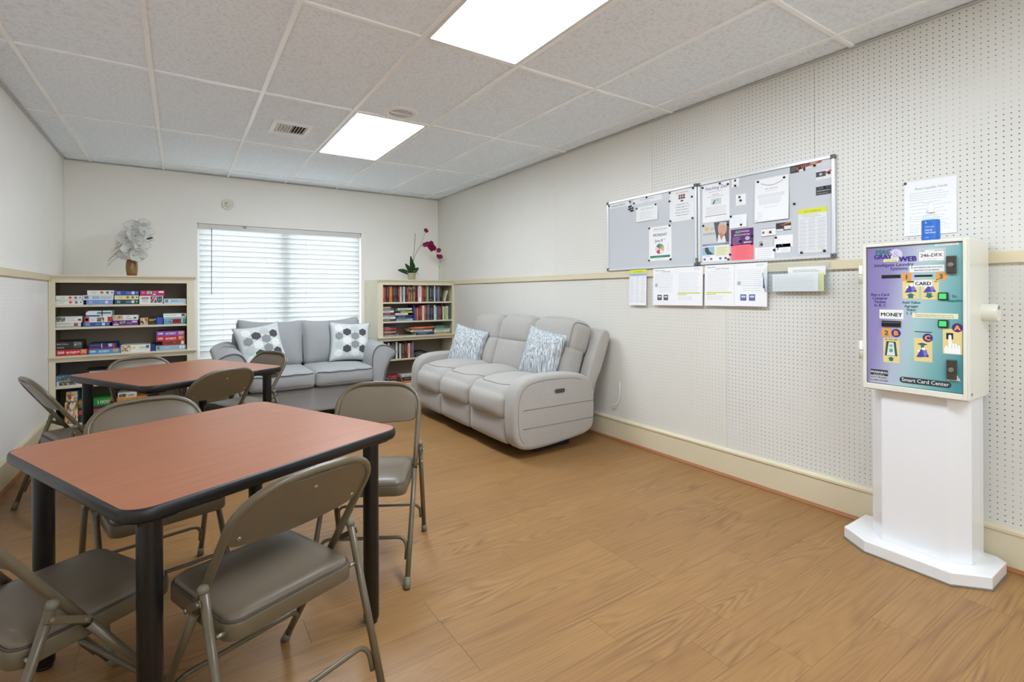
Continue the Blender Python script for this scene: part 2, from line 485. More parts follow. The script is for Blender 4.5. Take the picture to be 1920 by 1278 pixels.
def panels(wall, x0, x1, seams, z0, z1, mats):
    ys = [YF] + [s for s in seams if YF < s < YB] + [YB]
    for a, b_ in zip(ys[:-1], ys[1:]):
        m = mats(0.5 * (a + b_))
        put('pegboard_panel', box(x0, x1, a + .0007, b_ - .0007, z0, z1, 0.0004), m, wall)
up = [2.673 + 1.22 * i for i in range(-4, 4)]; lo = [2.03 + 1.22 * i for i in range(-4, 4)]
panels(wall_right, XR, XR + .006, up, 1.41, ZC + .03, lambda y: M_PEGF if y > 2.67 else M_PEG)
panels(wall_right, XR, XR + .006, lo, 0.15, 1.41, lambda y: M_PEGF if y > 2.03 else M_PEG)
panels(wall_left, XL - .006, XL, [3.4 + 1.22 * i for i in range(-5, 4)], 1.41, ZC + .03, lambda y: M_PEGL)
panels(wall_left, XL - .006, XL, [2.9 + 1.22 * i for i in range(-5, 4)], 0.15, 1.41, lambda y: M_PEGL)
# chair rails (the trim in line with the bookcase tops)
struct('trim_1', box(XR - .020, XR, YF, 6.085, 1.388, 1.4418, 0.003), M_CREAM2)
struct('trim_2', box(XL, XL + .020, YF, 5.895, 1.388, 1.4418, 0.003), M_CREAM2)
# corner beads of the far wall
struct('trim_3', box(XR - .012, XR, YB - .012, YB, 1.445, ZC, 0.003), M_WALL)
struct('trim_4', box(XL, XL + .012, YB - .012, YB, 1.445, ZC, 0.003), M_WALL)
def baseboard(name, side, y0, y1):
    x = XR if side > 0 else XL; s = -side
    prof = [(0, 0.004), (.016, 0.004), (.016, .165), (.022, .168), (.022, .180), (.012, .190), (0, .192)]
    o = struct(name, prism(prof, lambda p, q, t: (x + s * p, t, q), y0, y1), M_CREAM2)
    q = [(0.016, 0), (.034, 0), (.033, .007), (.029, .013), (.023, .017), (.016, .018)]
    put('shoe_moulding', prism(q, lambda p, q_, t: (x + s * p, t, q_), y0, y1), M_SHOE, o)
baseboard('baseboard_right', 1, YF, 6.085); baseboard('baseboard_left', -1, YF, 5.895)
prof = [(0, 0.004), (.016, 0.004), (.016, .165), (.022, .168), (.022, .180), (.012, .190), (0, .192)]
struct('baseboard_back', prism(prof, lambda p, q, t: (t, YB - p, q), 0.122, 2.05), M_CREAM2)

# ------------------------------------------------------------------ window and blind
win = struct('window_1', box(WX0, WX1, YB + .10, YB + .14, WZ0, WZ0 + .05, 0.004), M_WHITE)
put('frame_rail', box(WX0, WX1, YB + .10, YB + .14, WZ1 - .05, WZ1, 0.004), M_WHITE, win)
put('frame_stile', box(WX0, WX0 + .045, YB + .10, YB + .14, WZ0 + .05, WZ1 - .05, 0.004), M_WHITE, win)
put('frame_stile', box(WX1 - .045, WX1, YB + .10, YB + .14, WZ0 + .05, WZ1 - .05, 0.004), M_WHITE, win)
put('mullion', box(1.045, 1.135, YB + .095, YB + .14, WZ0 + .05, WZ1 - .05, 0.004), M_WHITE, win)
for a, b_ in ((WX0 + .045, 1.045), (1.135, WX1 - .045)):
    put('pane', box(a, b_, YB + .118, YB + .122, WZ0 + .05, WZ1 - .05), M_GLASS, win)
put('window_sill', box(WX0, WX1, YB + .002, YB + .10, WZ0, WZ0 + .012, 0.003), M_WHITE, win)
added_win = struct('added_window', box(FX0, FX1, YF - .12, YF - .07, FZ0, FZ0 + .05, 0.004), M_WHITE)  # frame and panes of the added window that lets in extra daylight
put('frame_rail', box(FX0, FX1, YF - .12, YF - .07, FZ1 - .05, FZ1, 0.004), M_WHITE, added_win)
for a in (FX0, (FX0 + FX1) / 2 - .025, FX1 - .05):
    put('frame_stile', box(a, a + .05, YF - .12, YF - .07, FZ0 + .05, FZ1 - .05, 0.004), M_WHITE, added_win)
for a, b_ in ((FX0 + .05, (FX0 + FX1) / 2 - .025), ((FX0 + FX1) / 2 + .025, FX1 - .05)):
    put('pane', box(a, b_, YF - .098, YF - .094, FZ0 + .05, FZ1 - .05), M_GLASS, added_win)
bx0, bx1, by = WX0 + .022, WX1 - .022, YB + .045
blind = thing('window_blind', ((bx0 + bx1) / 2, by, WZ0 + .014), 'closed white horizontal slat blind filling the window behind the loveseat', 'blind')
put('head_rail', box(bx0 - .01, bx1 + .01, by - .032, by + .03, WZ1 - .062, WZ1 - .002, 0.004), mat('blind_rail', (216, 214, 210), 0.4), blind)
sp_ = 0.0605; ang = R(72); wd = 0.080
slat_bm = bmesh.new()
rows = []
for i in range(7):
    t = i / 6.0 - 0.5; arch = 0.004 * (1 - 4 * t * t)
    # top edge leans to the room, gentle crown
    yy = -t * wd * math.cos(ang) - arch * math.sin(ang); zz = t * wd * math.sin(ang) - arch * math.cos(ang)
    rows.append((yy, zz))
vs0 = [[slat_bm.verts.new((x, y, z)) for (y, z) in rows] for x in (-(bx1 - bx0) / 2, (bx1 - bx0) / 2)]
for i in range(6):
    f = slat_bm.faces.new((vs0[0][i], vs0[1][i], vs0[1][i + 1], vs0[0][i + 1])); f.smooth = True
r = bmesh.ops.solidify(slat_bm, geom=slat_bm.faces[:], thickness=0.0022)
slat_me = bpy.data.meshes.new('slat'); slat_bm.to_mesh(slat_me); slat_bm.free(); slat_me.materials.append(M_SLAT)
z = WZ1 - .062 - 0.030; base = Vector(blind.location)
while z > WZ0 + 0.075:
    o = bpy.data.objects.new('slat', slat_me); COL.objects.link(o); o.parent = blind
    o.location = Vector(((bx0 + bx1) / 2, by, z)) - base; o.rotation_euler = (0, 0, 0)
    z -= sp_
put('bottom_rail', box(bx0, bx1, by - .026, by + .026, WZ0 + .014, WZ0 + .034, 0.004), M_SLAT, blind)
for x in (0.42, 0.86, 1.32, 1.76):
    put('ladder_cord', box(x - .0012, x + .0012, by - .036, by - .0345, WZ0 + .03, WZ1 - .06), mat('cord_white', (225, 225, 222), 0.8), blind)
put('tilt_wand', tube([(0.305, by - .045, WZ1 - .05), (0.302, by - .047, 1.26)], 0.0045, 8), mat('wand_plastic', (150, 152, 152), 0.3), blind)
put('valance_clip', box(0.62, 0.66, by - .036, by - .032, WZ1 - .03, WZ1 + .002), mat('clip_plastic', (150, 148, 146), 0.4), blind)

# ------------------------------------------------------------------ ceiling: grid, tiles, panels
ceiling = struct('ceiling', box(XL - .14, XR + .14, YF - .14, YB + .14, ZC + .06, ZC + .15), M_WHITE)
gx = [-0.750 + 0.61 * i for i in range(7)]
gy = [6.276, 4.998, 3.722, 2.464, 1.2475, 0.03, -1.19, -2.41]
TW = 0.012
for x in gx: put('grid_runner', box(x - TW, x + TW, YF, YB, ZC - .001, ZC + .03, 0.0005), M_GRID, ceiling)
xs = [XL] + gx + [XR]; ys = [YB] + gy + [YF]
for y in gy:
    for a, b_ in zip(xs[:-1], xs[1:]):
        put('grid_cross_bar', box(a + (TW if a != XL else 0), b_ - (TW if b_ != XR else 0), y - TW, y + TW, ZC, ZC + .03, 0.0005), M_GRID, ceiling)
M_ANG = mat('wall_angle_metal', (190, 190, 190), 0.4)
put('wall_angle', box(XL, XL + .022, YF, YB, ZC - .004, ZC + .002), M_ANG, ceiling)
put('wall_angle', box(XR - .022, XR, YF, YB, ZC - .004, ZC + .002), M_ANG, ceiling)
put('wall_angle', box(XL + .022, XR - .022, YB - .022, YB, ZC - .004, ZC + .002), M_ANG, ceiling)
lights = {(4, 2), (4, 4), (4, 6)}
for i in range(len(xs) - 1):
    for j in range(len(ys) - 1):
        if (i, j) in lights: continue
        a, b_ = xs[i] + .004, xs[i + 1] - .004; d, c = ys[j] - .004, ys[j + 1] + .004
        bm = box(-(b_ - a) / 2, (b_ - a) / 2, -(d - c) / 2, (d - c) / 2, 0.007 + random.uniform(0, .002), 0.022, 0.001)
        me = bpy.data.meshes.new('ceiling_tile'); bm.to_mesh(me); bm.free(); me.materials.append(M_TILE)
        o = bpy.data.objects.new('ceiling_tile', me); COL.objects.link(o); o.parent = ceiling; o.location = ((a + b_) / 2, (c + d) / 2, ZC)
M_LFR = mat('light_frame_metal', (222, 222, 222), 0.4)
def ceiling_light(x0, x1, y0, y1, label):
    t = thing('ceiling_light', ((x0 + x1) / 2, (y0 + y1) / 2, ZC), label, 'light', 'recessed fluorescent ceiling panels')
    f = 0.034
    for (a, b_, c, d) in ((x0 + TW, x0 + f, y0 + TW, y1 - TW), (x1 - f, x1 - TW, y0 + TW, y1 - TW), (x0 + f, x1 - f, y0 + TW, y0 + f - .008), (x0 + f, x1 - f, y1 - f + .008, y1 - TW)):
        put('frame_rail', box(a, b_, c, d, ZC - .002, ZC + .03, 0.001), M_LFR, t)
    put('diffuser', box(x0 + f, x1 - f, y0 + f - .008, y1 - f + .008, ZC + .004, ZC + .010), M_PANEL, t)
ceiling_light(gx[3], gx[4], 1.2475, 2.464, 'lit white fluorescent ceiling panel above the open floor')
ceiling_light(gx[3], gx[4], 3.722, 4.998, 'lit white fluorescent ceiling panel between the vent and round grille')
ceiling_light(gx[3], gx[4], -1.19, 0.03, 'lit white fluorescent ceiling panel over the room entrance')
# air vent
v = thing('air_vent', (0.765, 4.40, ZC), 'white rectangular louvred air vent set in a ceiling tile', 'vent')
M_VENT = mat('vent_enamel', (236, 236, 236), 0.35)
vx0, vx1, vy0, vy1 = 0.615, 0.910, 4.25, 4.565
zc = ZC + 0.004
for (a, b_, c, d) in ((vx0, vx0 + .035, vy0, vy1), (vx1 - .035, vx1, vy0, vy1), (vx0 + .035, vx1 - .035, vy0, vy0 + .05), (vx0 + .035, vx1 - .035, vy1 - .05, vy1)):
    put('vent_frame', box(a, b_, c, d, zc - .010, zc + .006, 0.002), M_VENT, v)
put('duct_opening', box(vx0 + .03, vx1 - .03, vy0 + .04, vy1 - .04, zc + .0028, zc + .006), mat('duct_dark', (58, 58, 60), 0.8), v)
nb = 10
for i in range(nb):
    x = vx0 + .045 + (vx1 - vx0 - .09) * i / (nb - 1); s = -1 if i < nb / 2 else 1
    put('louvre_blade', box(-.0012, .0012, vy0 + .05, vy1 - .05, -.013, .013, M=TR((x, 0, zc - .006), ry=s * R(38))), M_VENT, v)
# round ceiling grille
s = thing('ceiling_speaker', (1.392, 3.585, ZC), 'round white ceiling grille beside the far light panel', 'speaker')
put('rim', lathe([(0.128, .006), (0.128, -.002), (0.118, -.008), (0.090, -.006), (0.084, .002)], (1.392, 3.585, ZC + .003), 36), M_VENT, s, True)
put('grille', lathe([(0.0, .000), (0.085, .001), (0.085, .004)], (1.392, 3.585, ZC + .002), 32), mat('grille_grey', (200, 201, 202), 0.5, grain=0.2, gscale=400), s)
put('centre_bar', box(1.392 - .082, 1.392 + .082, 3.577, 3.593, ZC - .004, ZC + .003, 0.002), M_VENT, s)
# detector on far wall
d_ = thing('wall_detector', (0.466, YB, 2.303), 'small round cream detector on the far wall above the window', 'detector')
Mx = TR((0.466, YB, 2.303), rx=R(90))
put('base_plate', lathe([(0, 0), (.062, 0), (.062, .012), (.056, .018), (0, .018)], (0, 0, 0), 28, Mx), mat('detector_plastic', (226, 222, 206), 0.4), d_, True)
put('dome', lathe([(.036, .018), (.034, .028), (.024, .034), (0, .036)], (0, 0, 0), 24, Mx), mat('detector_dome', (216, 212, 196), 0.4), d_, True)
put('test_button', lathe([(.007, .030), (.007, .037), (0, .037)], (-.018, .006, 0), 10, Mx), mat('detector_button', (120, 116, 106), 0.5), d_)

# ------------------------------------------------------------------ card tables
M_EDGE = mat('black_edge_vinyl', (17, 17, 19), 0.42)
M_LEG = mat('black_leg_enamel', (12, 12, 14), 0.34)
def card_table(name, cx, cy, deg, label):
    t = thing(name, (cx, cy, 0), label, 'table', rz=R(deg))
    H, h, hy, r = 0.742, 0.452, 0.468, 0.065
    outer = rrect(-h, h, -hy, hy, r, 8); inner = rrect(-h + .004, h - .004, -hy + .004, hy - .004, r - .004, 8)
    put('table_top', prism(inner, lambda p, q, z_: (p, q, z_), H - .034, H, 0.001, 1), M_LAM, t, rel=False)
    # moulded rounded edge band
    bm = bmesh.new(); prof = []
    n = len(outer)
    sect = [(-.0045, -.0005), (-.001, -.0005), (.003, -.006), (.004, -.017), (.003, -.029), (-.002, -.036), (-.010, -.036)]
    rings = []
    for i, (x, y) in enumerate(outer):
        cxx = max(-h + r, min(h - r, x)); cyy = max(-hy + r, min(hy - r, y)); d = Vector((x - cxx, y - cyy)).normalized()
        rings.append([bm.verts.new((x + d.x * a, y + d.y * a, H + b)) for a, b in sect])
    for i in range(n):
        a, b = rings[i], rings[(i + 1) % n]
        for k in range(len(sect) - 1):
            f = bm.faces.new((a[k], b[k], b[k + 1], a[k + 1])); f.smooth = True
    bmesh.ops.recalc_face_normals(bm, faces=bm.faces[:])
    put('edge_band', bm, M_EDGE, t, rel=False)
    put('apron_plate', box(-h + .05, h - .05, -hy + .05, hy - .05, H - .048, H - .034), mat('table_underside', (60, 50, 44), 0.8), t, rel=False)
    for sx in (-1, 1):
        for sy in (-1, 1):
            x, y = sx * (h - .08), sy * (hy - .085)
            lg = put('leg', lathe([(0, .012), (.026, .012), (.029, .02), (.029, H - .034), (0, H - .034)], (x, y, 0), 24), M_LEG, t, True, rel=False)
            put('foot_glide', lathe([(0, 0), (.022, 0), (.024, .012), (0, .012)], (x, y, 0), 16), mat('glide_plastic', (22, 22, 22), 0.6), lg, rel=False)
            put('mounting_plate', box(x - .045, x + .045, y - .045, y + .045, H - .054, H - .048), M_LEG, lg, rel=False)
    return t
card_table('card_table', 0.112, 2.092, 24.6, 'square cherry laminate card table with black edge, chairs pushed halfway under it')
card_table('card_table', 0.008, 4.100, 29.0, 'square cherry laminate card table standing before the puzzle bookcase')

# ------------------------------------------------------------------ folding chairs
M_CHM = mat('taupe_chair_enamel', (96, 85, 66), 0.32, grain=0.04, gscale=30)
M_CHV = mat('taupe_vinyl', (108, 96, 81), 0.34, grain=0.05, gscale=12, bump=0.06, bscale=500, spec=0.3)
M_RIV = mat('rivet_steel', (150, 143, 130), 0.3, metal=0.7)
M_CAP = mat('foot_cap_rubber', (110, 106, 88), 0.6)
def make_chair():
    t = thing('folding_chair', (0, 0, 0), 'folding chair', 'chair')
    tw, yF, yT, zT, yR_, rw, yRT, zRT = .206, .25, -.275, .795, -.275, .222, -.105, .52
    L = math.hypot(yF - yT, zT); dy, dz = (yT - yF) / L, zT / L
    def P(x, s, n=0.0):      # plane of the front-leg / back tube; n>0 towards the sitter (front)
        return Vector((x, yF + s * dy + n * dz, s * dz - n * dy))
    tr = .0115; top = L - tr
    rx, rs = .135, .125
    arc = []
    for k in range(9):
        a = R(90.0 * k / 8); arc.append((tw - rx + rx * math.cos(a), top - rs + rs * math.sin(a)))
    path = [(tw, .50)] + [(tw, .62)] + arc + [(0.0, top + .004)] + [(-x, s_) for x, s_ in arc[::-1]] + [(-tw, .62), (-tw, .50)]
    put('back_frame', tube([P(x, s_) for x, s_ in path], tr, 12), M_CHM, t, rel=False)
    for sg in (-1, 1):
        lg = put('leg', tube([P(sg * tw, .02), P(sg * tw, .25), P(sg * tw, .51)], tr, 12), M_CHM, t, rel=False)
        put('foot_cap', tube([P(sg * tw, .0), P(sg * tw, .045)], tr + .003, 12), M_CAP, lg, rel=False)
        rl = put('leg', tube([(sg * rw, yR_ + (yRT - yR_) * .03, zRT * .03), (sg * rw, yRT, zRT)], tr, 12), M_CHM, t, rel=False)
        put('foot_cap', tube([(sg * rw, yR_, 0), (sg * rw, yR_ + (yRT - yR_) * .085, zRT * .085)], tr + .003, 12), M_CAP, rl, rel=False)
        put('end_cap', tube([(sg * rw, yRT - .004, zRT - .014), (sg * rw, yRT, zRT), (sg * rw, yRT + .002, zRT + .006)], [tr + .002, tr + .002, .006], 12), M_CAP, rl, rel=False)
        # folding brace between tube and rear leg
        a = P(sg * tw, .535); b = Vector((sg * rw, yRT - .008, zRT - .035))
        xo = sg * (rw + .014)
        d = Vector((0, b.y - a.y, b.z - a.z)); ang_ = math.atan2(d.z, d.y)
        Mb = TR((xo, (a.y + b.y) / 2, (a.z + b.z) / 2), rx=ang_)
        br = put('folding_brace', box(-.002, .002, -d.length / 2 - .012, d.length / 2 + .012, -.009, .009, 0.0015, M=Mb), M_CHM, t, rel=False)
        for q in (a, b):
            put('rivet', lathe([(.006, 0), (.005, .003), (0, .004)], (0, 0, 0), 10, TR((xo + sg * .002, q.y, q.z), ry=sg * R(90))), M_RIV, br, True, rel=False)
        # pivot bolt to the seat
        put('pivot_bolt', tube([(sg * (rw - .012), -.165 + .02, .40), (sg * .188, -.165 + .02, .40)], .006, 8), M_RIV, t, rel=False)
    # stretchers with bent-down ends
    def stretcher(w, zt, drop, side):
        pts = []
        for sg in (-1, 1):
            q = []
            for k in range(6):
                a = R(90.0 * k / 5)
                q.append((sg * (w - .04 + .04 * math.cos(a)), zt - .04 + .04 * math.sin(a)))
            q = [(sg * w, zt - drop)] + q
            pts += q if sg < 0 else q[::-1]
        out = []
        for x, z_ in pts:
            if side > 0: y = yF + (z_ / dz) * dy - .012
            else: y = yR_ + (yRT - yR_) * z_ / zRT + .012
            out.append((x, y, z_))
        put('stretcher', tube(out, .0075, 10), M_CHM, t, rel=False)
    stretcher(tw - .014, .165, .075, 1); stretcher(rw - .014, .170, .075, -1)
    # seat: pressed pan and vinyl pad
    s0, s1, sw = -.172, .200, .193
    pan = prism(rrect(-sw, sw, s0, s1, .045, 6), lambda p, q, z_: (p, q, z_), .376, .421, 0.004, 2)
    put('seat_pan', pan, M_CHM, t, True, rel=False)
    bm = bmesh.new(); N = 16; o = rrect(-sw + .008, sw - .008, s0 + .008, s1 - .008, .040, 6); c0 = (0, (s0 + s1) / 2)
    lev = [(1.0, .4205), (1.0, .427), (.985, .433), (.95, .438), (.8, .4435), (.55, .446), (.25, .445)]
    rg = []
    for f_, z_ in lev:
        rg.append([bm.verts.new((c0[0] + (x - c0[0]) * f_, c0[1] + (y - c0[1]) * f_, z_)) for x, y in o])
    for a, b in zip(rg[:-1], rg[1:]):
        for i in range(len(o)):
            f = bm.faces.new((a[i], a[(i + 1) % len(o)], b[(i + 1) % len(o)], b[i])); f.smooth = True
    bm.faces.new(rg[-1]).smooth = True
    put('seat_pad', bm, M_CHV, t, rel=False)
    put('seat_welt', tube([(x * 1.012, c0[1] + (y - c0[1]) * 1.012, .4225) for x, y in o], .0032, 6, True), mat('welt_dark', (70, 62, 54), 0.6), t, rel=False)
    # backrest: metal shell behind, pad in front, slightly dished
    def top_s(x):
        x = abs(x); lim = tw - rx
        if x <= lim: return top - .004
        return top - rs + (rs - .004) * math.sqrt(max(0, 1 - ((x - lim) / (rx - .002)) ** 2))
    W = tw - .004; sb = .745
    def bot_s(x):
        e = max(0.0, (abs(x) - (W - .03)) / .03)
        return sb - .010 * (1 - (x / W) ** 2) + .03 * e * e
    NX, NS = 22, 8
    def sheet_(n0, puff, dish):
        g = []
        for i in range(NX + 1):
            x = -W + 2 * W * i / NX; a, b = bot_s(x), max(bot_s(x) + .002, top_s(x)); col = []
            for j in range(NS + 1):
                s_ = a + (b - a) * j / NS
                u = x / W; v_ = 2.0 * j / NS - 1
                col.append(P(x, s_, n0 + puff * (1 - u ** 4) * (1 - v_ ** 4) - dish * (1 - u * u)))
            g.append(col)
        return g
    def shell(n0, n1, p0, p1, dish):
        bm = bmesh.new(); A = [[bm.verts.new(q) for q in c] for c in sheet_(n0, p0, dish)]; B = [[bm.verts.new(q) for q in c] for c in sheet_(n1, p1, dish)]
        for G, fl in ((A, False), (B, True)):
            for i in range(NX):
                for j in range(NS):
                    q = (G[i][j], G[i + 1][j], G[i + 1][j + 1], G[i][j + 1])
                    bm.faces.new(q[::-1] if fl else q).smooth = True
        for i in range(NX):
            bm.faces.new((A[i][0], B[i][0], B[i + 1][0], A[i + 1][0])); bm.faces.new((A[i][NS], A[i + 1][NS], B[i + 1][NS], B[i][NS]))
        for j in range(NS):
            bm.faces.new((A[0][j], A[0][j + 1], B[0][j + 1], B[0][j])); bm.faces.new((A[NX][j], B[NX][j], B[NX][j + 1], A[NX][j + 1]))
        bmesh.ops.recalc_face_normals(bm, faces=bm.faces[:]); return bm
    bk = put('backrest_shell', shell(-.004, .0005, 0, 0, .012), M_CHM, t, True, rel=False)
    put('backrest_pad', shell(.001, .006, 0, .012, .012), M_CHV, t, True, rel=False)
    put('pad_welt', tube([p + Vector((0, .003, 0)) for p in [P(-W + .006, bot_s(W - .006), .004)] + [P(-W + 2 * W * i / 20, max(bot_s(-W + 2 * W * i / 20), top_s(-W + 2 * W * i / 20)) - .003, .005 - .012 * (1 - (-1 + i / 10.0) ** 2)) for i in range(1, 20)] + [P(W - .006, bot_s(W - .006), .004)]], .003, 6), M_CHV, t, rel=False)
    for x, s_ in ((0, top - .050), (-W + .032, sb + .030), (W - .032, sb + .030)):
        n_ = -.0045 - .012 * (1 - (x / W) ** 2)
        q = P(x, s_, n_); Mr = TR(q, rx=math.atan2(-dy, dz) + R(90))
        put('rivet', lathe([(.0065, -.001), (.0055, .002), (0, .0035)], (0, 0, 0), 12, Mr), M_RIV, bk, True, rel=False)
    return t
chair = make_chair()
GRP = 'taupe folding chairs around the card tables'
CH = [((.214, 1.664), 21.5, 'taupe folding chair backing the open floor, front feet under the nearer card table'),
      ((-.285, 1.860), -58.0, 'taupe folding chair sideways on, its seat corner touching the next seat under a table'),
      ((-.070, 2.525), 194.0, 'taupe folding chair between the two card tables facing away from the bookcase'),
      ((.748, 2.338), 150.0, 'taupe folding chair turned at the table corner nearest the reclining sofa'),
      ((-.478, 3.963), -68.0, 'taupe folding chair beside the side wall with its rear feet near the baseboard'),
      ((.115, 3.800), 31.0, 'taupe folding chair at the far card table, its back to the nearer table'),
      ((.400, 4.340), 118.0, 'taupe folding chair at the far card table in front of the loveseat'),
      ((-.150, 4.425), 206.0, 'taupe folding chair tucked between the far card table and the puzzle bookcase')]
for i, ((x, y), a, lab) in enumerate(CH):
    o = chair if i == 0 else copy_tree(chair)
    o.location = (x, y, 0); o.rotation_euler = (0, 0, R(a)); setp(o, lab, 'chair', GRP)

# ------------------------------------------------------------------ bookcases
def bookcase(name, x0, x1, yf, fl, fr, shelves, label, inner):
    """x0..x1 outside, yf front plane; fl / fr face-frame widths; shelves = top heights; the ledge is the counter moulding"""
    t = thing(name, ((x0 + x1) / 2, (yf + YB) / 2, 0), label, 'bookcase')
    ZT, ZL = 1.4418, 0.718
    yb = YB - .004
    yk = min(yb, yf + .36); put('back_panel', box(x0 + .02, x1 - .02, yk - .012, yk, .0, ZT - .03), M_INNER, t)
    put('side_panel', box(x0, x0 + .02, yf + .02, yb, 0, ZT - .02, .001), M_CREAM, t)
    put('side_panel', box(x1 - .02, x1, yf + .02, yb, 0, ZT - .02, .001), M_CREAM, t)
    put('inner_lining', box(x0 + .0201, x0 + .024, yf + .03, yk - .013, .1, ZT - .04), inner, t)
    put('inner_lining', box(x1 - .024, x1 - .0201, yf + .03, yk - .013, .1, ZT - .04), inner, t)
    put('face_stile', box(x0, x0 + fl, yf, yf + .02, .0, ZT - .02, .0015), M_CREAM, t)
    put('face_stile', box(x1 - fr, x1, yf, yf + .02, .0, ZT - .02, .0015), M_CREAM, t)
    put('face_rail', box(x0 + fl, x1 - fr, yf, yf + .02, 1.372, ZT - .02, .0015), M_CREAM, t)
    put('face_rail', box(x0 + fl, x1 - fr, yf, yf + .02, .662, .692, .0015), M_CREAM, t)
    put('toe_rail', box(x0 + fl, x1 - fr, yf, yf + .02, .0, .10, .0015), M_CREAM, t)
    prof = [(0.02, ZT - .034), (-.006, ZT - .034), (-.010, ZT - .022), (-.020, ZT - .014), (-.022, ZT - .004), (-.020, ZT), (0.02, ZT)]
    put('top_moulding', prism(prof, lambda p, q, u: (u, yf + p, q), x0, x1 + (0.012 if x1 < 3 else 0)), M_CREAM, t)
    put('top_board', box(x0, x1, yf + .02, yb, ZT - .02, ZT, .001), M_CREAM, t)
    prof = [(0.02, ZL - .036), (-.008, ZL - .036), (-.012, ZL - .024), (-.024, ZL - .016), (-.026, ZL - .004), (-.022, ZL), (0.02, ZL)]
    put('ledge_moulding', prism(prof, lambda p, q, u: (u, yf + p, q), x0, x1 + (0.014 if x1 < 3 else 0)), M_CREAM, t)
    put('shelf', box(x0 + .02, x1 - .02, yf + .02, yk - .012, ZL - .02, ZL), M_CREAM, t)
    for z_ in shelves:
        put('shelf', box(x0 + .022, x1 - .022, yf + .012, yk - .012, z_ - .02, z_, .002), M_CREAM, t)
    return t
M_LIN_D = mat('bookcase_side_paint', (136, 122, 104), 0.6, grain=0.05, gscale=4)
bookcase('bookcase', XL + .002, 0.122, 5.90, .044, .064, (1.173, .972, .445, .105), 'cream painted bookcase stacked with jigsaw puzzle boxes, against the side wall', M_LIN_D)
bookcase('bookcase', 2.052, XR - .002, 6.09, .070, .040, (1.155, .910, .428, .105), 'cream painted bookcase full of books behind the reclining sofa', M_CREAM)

# ------------------------------------------------------------------ jigsaw puzzle boxes
W_, RD, BL, NV, PU, TL, GR, OR, YL, BK, LB = (236, 236, 232), (196, 40, 44), (58, 92, 176), (38, 48, 108), (104, 40, 124), (40, 140, 140), (44, 140, 66), (232, 140, 40), (236, 228, 170), (38, 34, 34), (186, 212, 232)
def piece(S, u, v, r, rgb):        # little jigsaw-piece emblem
    S.rect(u - r, v - r, u + r, v + r, rgb)
    for a in (0, 90, 180, 270): S.disc(u + 1.25 * r * math.cos(R(a)), v + 1.25 * r * math.sin(R(a)), r * .45, rgb, S.h * 1.2, n=8)
def photo(S, u0, v0, u1, v1, cols, n=6):   # small picture made of colour patches
    S.rect(u0, v0, u1, v1, cols[0], S.h * 1.1)
    for i in range(n * 3):
        a = random.uniform(u0, u1); b = random.uniform(v0, v1); r1 = (u1 - u0) * random.uniform(.05, .16); r2 = (v1 - v0) * random.uniform(.08, .22)
        S.poly([(max(u0, a - r1), b), (a, max(v0, b - r2)), (min(u1, a + r1), b), (a, min(v1, b + r2))], random.choice(cols[1:]), S.h * (1.2 + .02 * i))
SCN = [(96, 120, 96), (60, 84, 54), (150, 168, 190), (196, 178, 140), (120, 84, 60)]
COLL = [(206, 170, 120), (150, 60, 50), (240, 220, 170), (80, 80, 90), (200, 120, 60), (230, 230, 220)]
